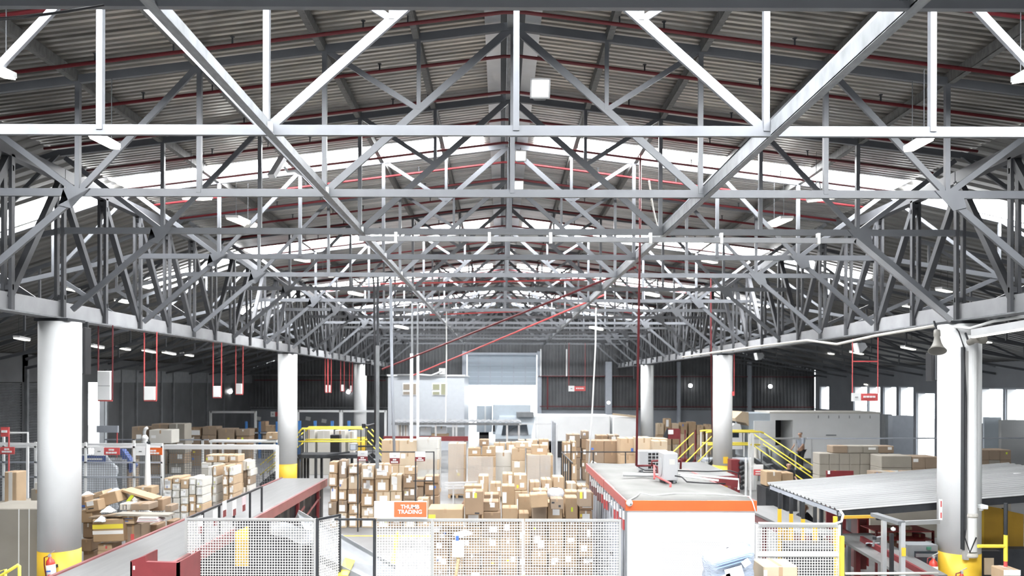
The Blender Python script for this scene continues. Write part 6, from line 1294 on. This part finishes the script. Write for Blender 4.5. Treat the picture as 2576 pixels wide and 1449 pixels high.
for a, b, y0, y1, d, nm in ((1930, 1968, 1185, 1222, 29.0, 'first'), (1969, 1998, 1188, 1222, 29.2, 'second')):
    carton((X(a, d) + X(b, d)) / 2, d + 0.4, Z(1222, d), X(b, d) - X(a, d), 0.7, Z(y0, d) - Z(1222, d), '%s tan carton under the descending yellow stair rails' % nm, None, M_CARD[0])
tag(MB().box(X(1925, 29), X(2004, 29), 28.9, 29.9, 0, Z(1222.6, 29.2)).build('dark_counter', M_DARK), 'dark counter under the tan cartons by the yellow stair', 'counter')
t = thing('maroon_cart', (X(1680, 44), 44, 0), 'maroon side panel cart before the far cartons', 'cart')
d = 44.0
MB().box(X(1680, d), X(1710, d), d, d + 0.1, Z(1103, d), Z(1077, d)).build('side_panel', M_REDM, t); MB().prism([P(1668, 1101, d), P(1678, 1077, d), P(1681, 1077, d), P(1681, 1103, d)], (0, 0.1, 0)).build('dark_flap', M_DARK, t)
MB().box(X(1681, d), X(1694, d), d - 0.02, d, Z(1091, d), Z(1080, d)).build('white_mark', M_PAPER, t)
for px in (1711, 1724, 1750): MB().box(X(px, d) - 0.03, X(px, d) + 0.03, d, d + 0.06, 0.2, Z(1080, d)).build('frame_post', M_REDM, t)
MB().box(X(1670, d), X(1752, d), d, d + 1, 0.3, 0.45).build('deck', M_REDM, t)
for px in (1676, 1745): MB().cyl((X(px, d), d, 0.15), (X(px, d), d + 0.1, 0.15), 0.15, n=14).build('wheel', M_BLACK, t)
tag(MB().prism([P(1642, 1135, 33), P(1645, 1103, 33), P(1680, 1104, 33), P(1676, 1135, 33)], (0, 0.8, 0)).build('leaning_carton', M_CARD[4]), 'pale carton leaning askew behind the condensers', 'carton')
# wall floods, notices and pipes on the end wall
for k, (px, py) in enumerate(((579, 985), (876, 986), (1737, 970), (1938, 972), (1531, 1013))):
    ld = (58.9, 63.7, 63.7, 63.7, 63.25)[k]
    t = thing('wall_lamp', P(px, py, ld), 'round bright lamp on the dark end wall, %s from the shutter wall' % ORD[(1, 2, 4, 5, 3)[k]], 'wall lamp', 'lamps on the end wall')
    MB().lathe(P(px, py, ld + 0.05), [(0.0, -0.12), (0.1, -0.1), (0.14, -0.03), (0.14, 0.06)], 14, 'y').build('glass', mat('wall_lamp_glow_%d' % k, (1, 1, 1), 0.5, emit=25 if k < 4 else 2), t, smooth=True)
    MB().box(P(px, py, ld).x - 0.12, P(px, py, ld).x + 0.12, ld + 0.1, ld + 0.25, Z(py, ld) - 0.1, Z(py, ld) + 0.2).build('mount', M_GREYD, t)
tag(MB().box(X(1355, 63.6), X(2050, 63.6), 63.6, 63.68, Z(946, 63.6) - 0.03, Z(946, 63.6) + 0.03).build('red_wall_pipe', M_RED), 'upper red pipe along the dark end wall', 'pipe')
tag(MB().box(X(1358, 63.6), X(2050, 63.6), 63.6, 63.68, Z(1022, 63.6) - 0.03, Z(1022, 63.6) + 0.03).build('red_wall_pipe', M_RED), 'lower red pipe along the dark end wall above the pale base', 'pipe')
tag(MB().box(X(640, 63.6), X(970, 63.6), 63.6, 63.68, Z(958, 63.6) - 0.03, Z(958, 63.6) + 0.03).build('red_wall_pipe', M_RED), 'red pipe along the end wall on the shutter wall side', 'pipe')
tag(MB().box(X(1376, 63.6), X(1379, 63.6), 63.55, 63.6, Z(1030, 63.6), Z(946, 63.6)).build('red_wall_pipe', M_RED), 'upright red pipe beside the roller door', 'pipe')
for k, (px, w_) in enumerate(((1531, 16), (1708, 7), (1886, 8))):
    tag(MB().box(X(px - w_ / 2, 63.5), X(px + w_ / 2, 63.5), 63.4, 63.85, 0, 6.4).build('wall_pier', M_BLUEG), ('broad steel pier on the end wall beside the roller door', 'slim steel pier on the end wall behind the middle column', 'slim steel pier on the end wall near the trailer')[k], 'pier')
for k, px in enumerate((1360, 1425)): tag(MB().box(X(px - 1.5, 63.6), X(px + 1.5, 63.6), 63.5, 63.6, Z(946, 63.6), Z(878, 63.6)).build('white_wall_pipe', M_WHITE), '%s white pipe on the wall above the roller door side' % ('first', 'second')[k], 'pipe')
# ---------------------------------------------------------------- light fittings
def tube_light(p, q, label, w=0.16):
    p, q = Vector(p), Vector(q)
    t = thing('fluorescent_fitting', (p + q) / 2, label, 'light fitting')
    MB().bar(p, q, w, 0.07).build('housing', M_WHITE, t); dn = Vector((0, 0, -0.045))
    MB().bar(p + dn, q + dn, w * 0.8, 0.03).build('diffuser', M_LAMP, t)
    for f in (0.2, 0.8):
        a = p.lerp(q, f); MB().cyl(a + Vector((0, 0, 0.03)), a + Vector((0, 0, 1.0)), 0.006, n=5).build('hanger', M_DARK, t)
    return t
tube_light(P(238, 338, 11.0), P(290, 366, 9.9 + 2.6), 'long fluorescent fitting under the second truss, shutter side')
tube_light(P(2335, 344, 11.0), P(2286, 372, 12.6), 'long fluorescent fitting under the second truss, window side')
tube_light(P(-30, 165, 9.0), P(25, 188, 10.6), 'fluorescent fitting cut off at the edge by the slanting truss member, shutter side')
tube_light(P(2600, 178, 9.0), P(2560, 198, 10.6), 'fluorescent fitting cut off at the edge, window side')
tube_light(P(583, 545, 18.5), P(633, 566, 20.2), 'fluorescent fitting hung between trusses, shutter side of mid roof', 0.3)
tube_light(P(1980, 547, 18.5), P(1940, 565, 20.2), 'fluorescent fitting hung between trusses, window side of mid roof', 0.3)
tube_light(P(470, 494, 17), P(522, 497, 17.6), 'fluorescent fitting above the fourth truss, shutter side', 0.3)
tube_light(P(2045, 500, 17), P(2085, 496, 17.6), 'fluorescent fitting above the fourth truss, window side', 0.3)
rl = random.Random(5)
for k, (px, py, d) in enumerate(((760, 652, 24), (820, 690, 27), (1785, 655, 24), (1725, 693, 27), (180, 726, 24), (308, 756, 27), (2375, 728, 24), (2290, 770, 27), (55, 850, 26), (243, 870, 31), (310, 875, 34), (375, 882, 36), (425, 887, 39), (470, 891, 41),
        (2475, 856, 27), (2285, 874, 33), (2155, 886, 40), (2100, 890, 44), (690, 858, 34), (1010, 822, 40), (1500, 825, 40), (895, 738, 31), (1640, 740, 31), (2190, 968, 55))):
    q = P(px + 14, py + 3, d + 0.8)
    tube_light(P(px - 14, py - 3, d - 0.2), q, 'small fluorescent fitting deep in the roof, %s of those glimpsed there' % ORD[k + 1], 0.2)
def flood(p, s, label):
    t = thing('floodlight', p, label, 'floodlight'); p = Vector(p)
    n = Vector((0, -0.75, -0.65)).normalized(); u = Vector((0, -0.65, 0.75)).normalized(); x = Vector((1, 0, 0))
    u = -n.cross(x); 
    c = lambda a, b, e: p + x * a * s + u * b * s + n * e * s
    mb = MB(); mb.add([c(-.5, -.5, 0), c(.5, -.5, 0), c(.5, .5, 0), c(-.5, .5, 0), c(-.35, -.3, -.4), c(.35, -.3, -.4), c(.35, .3, -.4), c(-.35, .3, -.4)], [(3, 2, 1, 0), (4, 5, 6, 7), (0, 1, 5, 4), (1, 2, 6, 5), (2, 3, 7, 6), (3, 0, 4, 7)])
    mb.build('housing', M_GREYD, t)
    fr = MB()
    for a0, a1, b0, b1 in ((-.52, .52, -.52, -.44), (-.52, .52, .44, .52), (-.52, -.44, -.52, .52), (.44, .52, -.52, .52)):
        fr.add([c(a0, b0, 0.03), c(a1, b0, 0.03), c(a1, b1, 0.03), c(a0, b1, 0.03), c(a0, b0, -.02), c(a1, b0, -.02), c(a1, b1, -.02), c(a0, b1, -.02)], [(0, 1, 2, 3), (7, 6, 5, 4), (0, 4, 5, 1), (1, 5, 6, 2), (2, 6, 7, 3), (3, 7, 4, 0)])
    fr.build('bezel', M_ALU, t)
    MB().add([c(-.44, -.44, 0.01), c(.44, -.44, 0.01), c(.44, .44, 0.01), c(-.44, .44, 0.01)], [(0, 1, 2, 3)]).build('glass', M_FLOOD, t)
    MB().prism([c(-.45, .5, -.05), c(.45, .5, -.05), c(.28, .72, -.2), c(-.28, .72, -.2)], -n * 0.12).build('gear_box', M_GREYD, t)
    MB().tube([c(0, .5, -.3), c(0, .6, -.3) + Vector((0, 0, .3))], 0.015, 6).build('stem', M_DARK, t)
flood(P(1359, 222, 13.6), 0.33, 'square floodlight hung beside the ridge, largest of the ridge floodlights')
flood(P(1310, 392, 18.6), 0.26, 'square floodlight hung beside the ridge, second in line')
flood(P(1305, 466, 22.0), 0.26, 'square floodlight hung beside the ridge, third in line')
flood(P(1285, 635, 34.5), 0.32, 'square floodlight hung beside the ridge, smallest in line')
t = thing('angled_floodlight', P(697, 420, 17.0), 'long white light fitting tilted on the shutter side tie beam', 'light fitting')
MB().bar(P(683, 444, 16.8), P(712, 396, 17.2), 0.16, 0.1).build('housing', M_WHITE, t); MB().tube([P(715, 420, 17), P(724, 432, 17), P(742, 430, 17), P(760, 440, 17)], 0.03, 8).build('bracket', M_WHITE, t)
t = thing('ring_hook', P(2056, 468, 17), 'white looped hook hanging by the bright skylight', 'hook')
MB().tube([P(2050, 478, 17), P(2052, 462, 17), P(2058, 455, 17), P(2063, 464, 17), P(2064, 480, 17)], 0.014, 6).build('loop', M_WHITE, t, smooth=True)
if REST_V:
    me = bpy.data.meshes.new('stacked_cartons'); me.from_pydata(REST_V, [], REST_F); me.update()
    for mm in REST_MATS: me.materials.append(mm)
    me.polygons.foreach_set('material_index', REST_M)
    o = bpy.data.objects.new('stacked_cartons', me); COL.objects.link(o)
    tag(o, 'the many further cartons half hidden behind and inside the stacks all over the hall', 'cartons', kind='stuff')
# ---------------------------------------------------------------- people
def skin_body(name, pts, edges, m, parent, root=0, sub=1):
    me = bpy.data.meshes.new(name); me.from_pydata([Vector(p[:3]) for p in pts], edges, []); me.materials.append(m)
    o = bpy.data.objects.new(name, me); COL.objects.link(o)
    md = o.modifiers.new('skin', 'SKIN'); md.use_smooth_shade = True
    if not me.skin_vertices: me.attributes.new('skin', 'FLOAT', 'POINT')
    for v, p in zip(me.skin_vertices[0].data, pts): v.radius = (p[3], p[3] if len(p) < 5 else p[4])
    me.skin_vertices[0].data[root].use_root = True
    sb = o.modifiers.new('sub', 'SUBSURF'); sb.levels = sub; sb.render_levels = sub + 1
    if parent: o.parent = parent
    return o
def person(loc, rz, label, top_m, leg_m, lean=0.0, arm=0.35, hair=M_HAIR, step=0.08, bend_knee=0.0, shoes=M_WHITE, scale=1.0):
    """standing figure about 1.72 m; lean bends the torso forward (towards local -y) about the hips"""
    t = thing('person', loc, label, 'person', rz=rz); t.scale = (scale,) * 3
    hip = Vector((0, 0, 0.92 - bend_knee * 0.1))
    def up(x, y, z):  # torso point rotated by lean about the hip
        v = Vector((x, y, z)) - hip
        c, s_ = math.cos(lean), math.sin(lean)
        return hip + Vector((v.x, v.y * c - v.z * s_, v.y * s_ + v.z * c))
    V = lambda v, r: (v.x, v.y, v.z, r)
    body = [V(hip, 0.125), V(up(0, 0, 1.12), 0.125), V(up(0, 0, 1.33), 0.14), V(up(0, 0, 1.45), 0.07), V(up(0, -0.01, 1.53), 0.055), V(up(0, -0.02, 1.61), 0.088), V(up(0, -0.015, 1.68), 0.085)]
    edges = [(0, 1), (1, 2), (2, 3), (3, 4), (4, 5), (5, 6)]
    legs = []
    for sg in (-1, 1):
        b = len(body)
        kn = Vector((sg * 0.11, -0.03 - step * sg - bend_knee * 0.15, 0.49)); an = Vector((sg * 0.115, 0.03 - step * 1.5 * sg, 0.09)); toe = an + Vector((0, -0.14, -0.055))
        body += [(sg * 0.095, 0, hip.z - 0.09, 0.088), (kn.x, kn.y, kn.z, 0.06), (an.x, an.y, an.z, 0.042), (toe.x, toe.y, toe.z, 0.036)]
        edges += [(0, b), (b, b + 1), (b + 1, b + 2), (b + 2, b + 3)]; legs.append((b, kn, an, toe))
        b = len(body); sh = up(sg * 0.175, 0, 1.40); el = sh + Vector((sg * 0.05, -arm * 0.35, -0.27)); wr = el + Vector((-sg * 0.03, -0.08 - arm * 0.45, -0.23 + arm * 0.12)); hd = wr + (wr - el).normalized() * 0.09
        body += [V(sh, 0.058), V(el, 0.042), V(wr, 0.03), V(hd, 0.036)]
        edges += [(2, b), (b, b + 1), (b + 1, b + 2), (b + 2, b + 3)]
        for k, (o1, L) in enumerate(((-0.03, 0.07), (-0.01, 0.085), (0.01, 0.08), (0.03, 0.06))):
            f0 = hd + Vector((0, o1, -0.01)); dr = (wr - el).normalized()
            n = len(body); body += [V(f0 + dr * L * 0.6, 0.009), V(f0 + dr * L + Vector((-sg * 0.015, 0, 0)), 0.008)]; edges += [(b + 3, n), (n, n + 1)]
        n = len(body); body += [V(hd + Vector((-sg * 0.02, -0.05, -0.01)), 0.010)]; edges += [(b + 3, n)]
    skin_body('body', body, edges, M_SKIN, t)
    g = 1.17
    sh_pts = [(*p[:3], p[3] * g) for p in body[:4]]; sh_pts[0] = (*body[0][:3], 0.13 * g)
    sh_ed = [(0, 1), (1, 2), (2, 3)]
    for k, sg in enumerate((-1, 1)):
        b = 7 + k * (4 + 4 + 9) + 4; n = len(sh_pts)
        e1, e2 = Vector(body[b][:3]), Vector(body[b + 1][:3])
        sh_pts += [(*e1, 0.072), (*e1.lerp(e2, 0.9), 0.058)]; sh_ed += [(2, n), (n, n + 1)]
    skin_body('shirt', sh_pts, sh_ed, top_m, t)
    tr_pts = [(hip.x, hip.y, hip.z + 0.02, 0.15)]; tr_ed = []
    for b, kn, an, toe in legs:
        n = len(tr_pts); tr_pts += [(*body[b][:3], 0.105), (*kn, 0.078), (*(an + Vector((0, 0, 0.03))), 0.06)]; tr_ed += [(0, n), (n, n + 1), (n + 1, n + 2)]
    skin_body('trousers', tr_pts, tr_ed, leg_m, t)
    for b, kn, an, toe in legs: skin_body('shoe', [(an.x, an.y + 0.02, 0.05, 0.052), (toe.x, toe.y, 0.042, 0.044)], [(0, 1)], shoes, t)
    hc = up(0, 0.015, 1.655); fd = up(0, -1, 1.655) - up(0, 0, 1.655)
    skin_body('hair', [V(hc + Vector((0, 0, 0.03)) - fd * 0.02, 0.092), V(hc - fd * 0.035 + Vector((0, 0, -0.03)), 0.085)], [(0, 1)], hair, t)
    up_ = (up(0, 0, 1) - up(0, 0, 0)).normalized()
    for sg in (-1, 1):
        e = up(sg * 0.032, -0.105, 1.63); o = bx('eye', M_BLACK, None, e.x - 0.01, e.x + 0.01, e.y - 0.004, e.y + 0.004, e.z - 0.005, e.z + 0.005)
        o.parent = t
        e = up(sg * 0.095, -0.01, 1.62); o = bx('ear', M_SKIN, None, e.x - 0.01, e.x + 0.01, e.y - 0.02, e.y + 0.02, e.z - 0.03, e.z + 0.03); o.parent = t
    e = up(0, -0.115, 1.605); o = bx('nose', M_SKIN, None, e.x - 0.012, e.x + 0.012, e.y - 0.012, e.y + 0.01, e.z - 0.018, e.z + 0.018); o.parent = t
    e = up(0, -0.105, 1.575); o = bx('mouth', mat('lips_%d' % int(loc[0] * 100), (0.30, 0.12, 0.10), 0.5), None, e.x - 0.022, e.x + 0.022, e.y - 0.004, e.y + 0.004, e.z - 0.004, e.z + 0.004); o.parent = t
    return t
person((X(1219, 27.5), 27.5, 0), R(-80), 'person in black bending forward between the pallet loads', M_CLOB, M_CLOB, lean=1.25, arm=0.1, bend_knee=0.6)
person((X(2014, 19.6), 19.6, 0), R(35), 'person in dark work clothes standing under the canopy edge by the posts', M_CLOB, M_CLOB, lean=0.15, arm=0.7, shoes=M_BLACK)
person((X(2012, 36.8), 36.6, 0.72), R(-60), 'dark haired person in pale shirt beside the trailer', M_CLOG, M_CLOB, lean=0.1)
person((X(2013, 29.0), 30.2, 0), R(20), 'person whose head shows between the stair rail foot and the canopy', M_CLOB, M_CLOG, lean=0.05, scale=0.96)
tag(MB().box(X(1990, 36.8), X(2040, 36.8), 36.2, 37.2, 0, 0.715).build('loading_step', M_DARK), 'dark loading step under the person in the pale shirt', 'step')
# ---------------------------------------------------------------- camera, world, view
cam = bpy.data.cameras.new('camera'); co = bpy.data.objects.new('camera', cam); COL.objects.link(co)
cam.sensor_fit = 'HORIZONTAL'; cam.sensor_width = 36.0; cam.lens = 36.0 * F / 2576
cam.shift_x = (1288 - CX) / 2576; cam.shift_y = (CY - 724.5) / 2576
cam.clip_start = 0.1; cam.clip_end = 400
co.matrix_world = Matrix.Translation((0, 0, EYE)) @ Matrix.Rotation(R(90), 4, 'X') @ Matrix.Rotation(ROLL, 4, 'Z')
cam.dof.use_dof = True; cam.dof.focus_distance = 10.5; cam.dof.aperture_fstop = 1.6
scene.camera = co
wd = bpy.data.worlds.new('world'); scene.world = wd; wd.use_nodes = True
wd.node_tree.nodes['Background'].inputs['Color'].default_value = (0.93, 0.97, 1.0, 1)
wd.node_tree.nodes['Background'].inputs['Strength'].default_value = 6.0
vs = scene.view_settings
vs.view_transform = 'Standard'; vs.look = 'None'; vs.gamma = 1.0; vs.exposure = 0.12; vs.use_curve_mapping = False
cy = scene.cycles
cy.use_denoising = True; cy.max_bounces = 7; cy.diffuse_bounces = 4; cy.use_adaptive_sampling = True; cy.adaptive_threshold = 0.025; cy.glossy_bounces = 3; cy.transmission_bounces = 4; cy.transparent_max_bounces = 8
cy.caustics_reflective = False; cy.caustics_refractive = False; cy.sample_clamp_indirect = 6.0
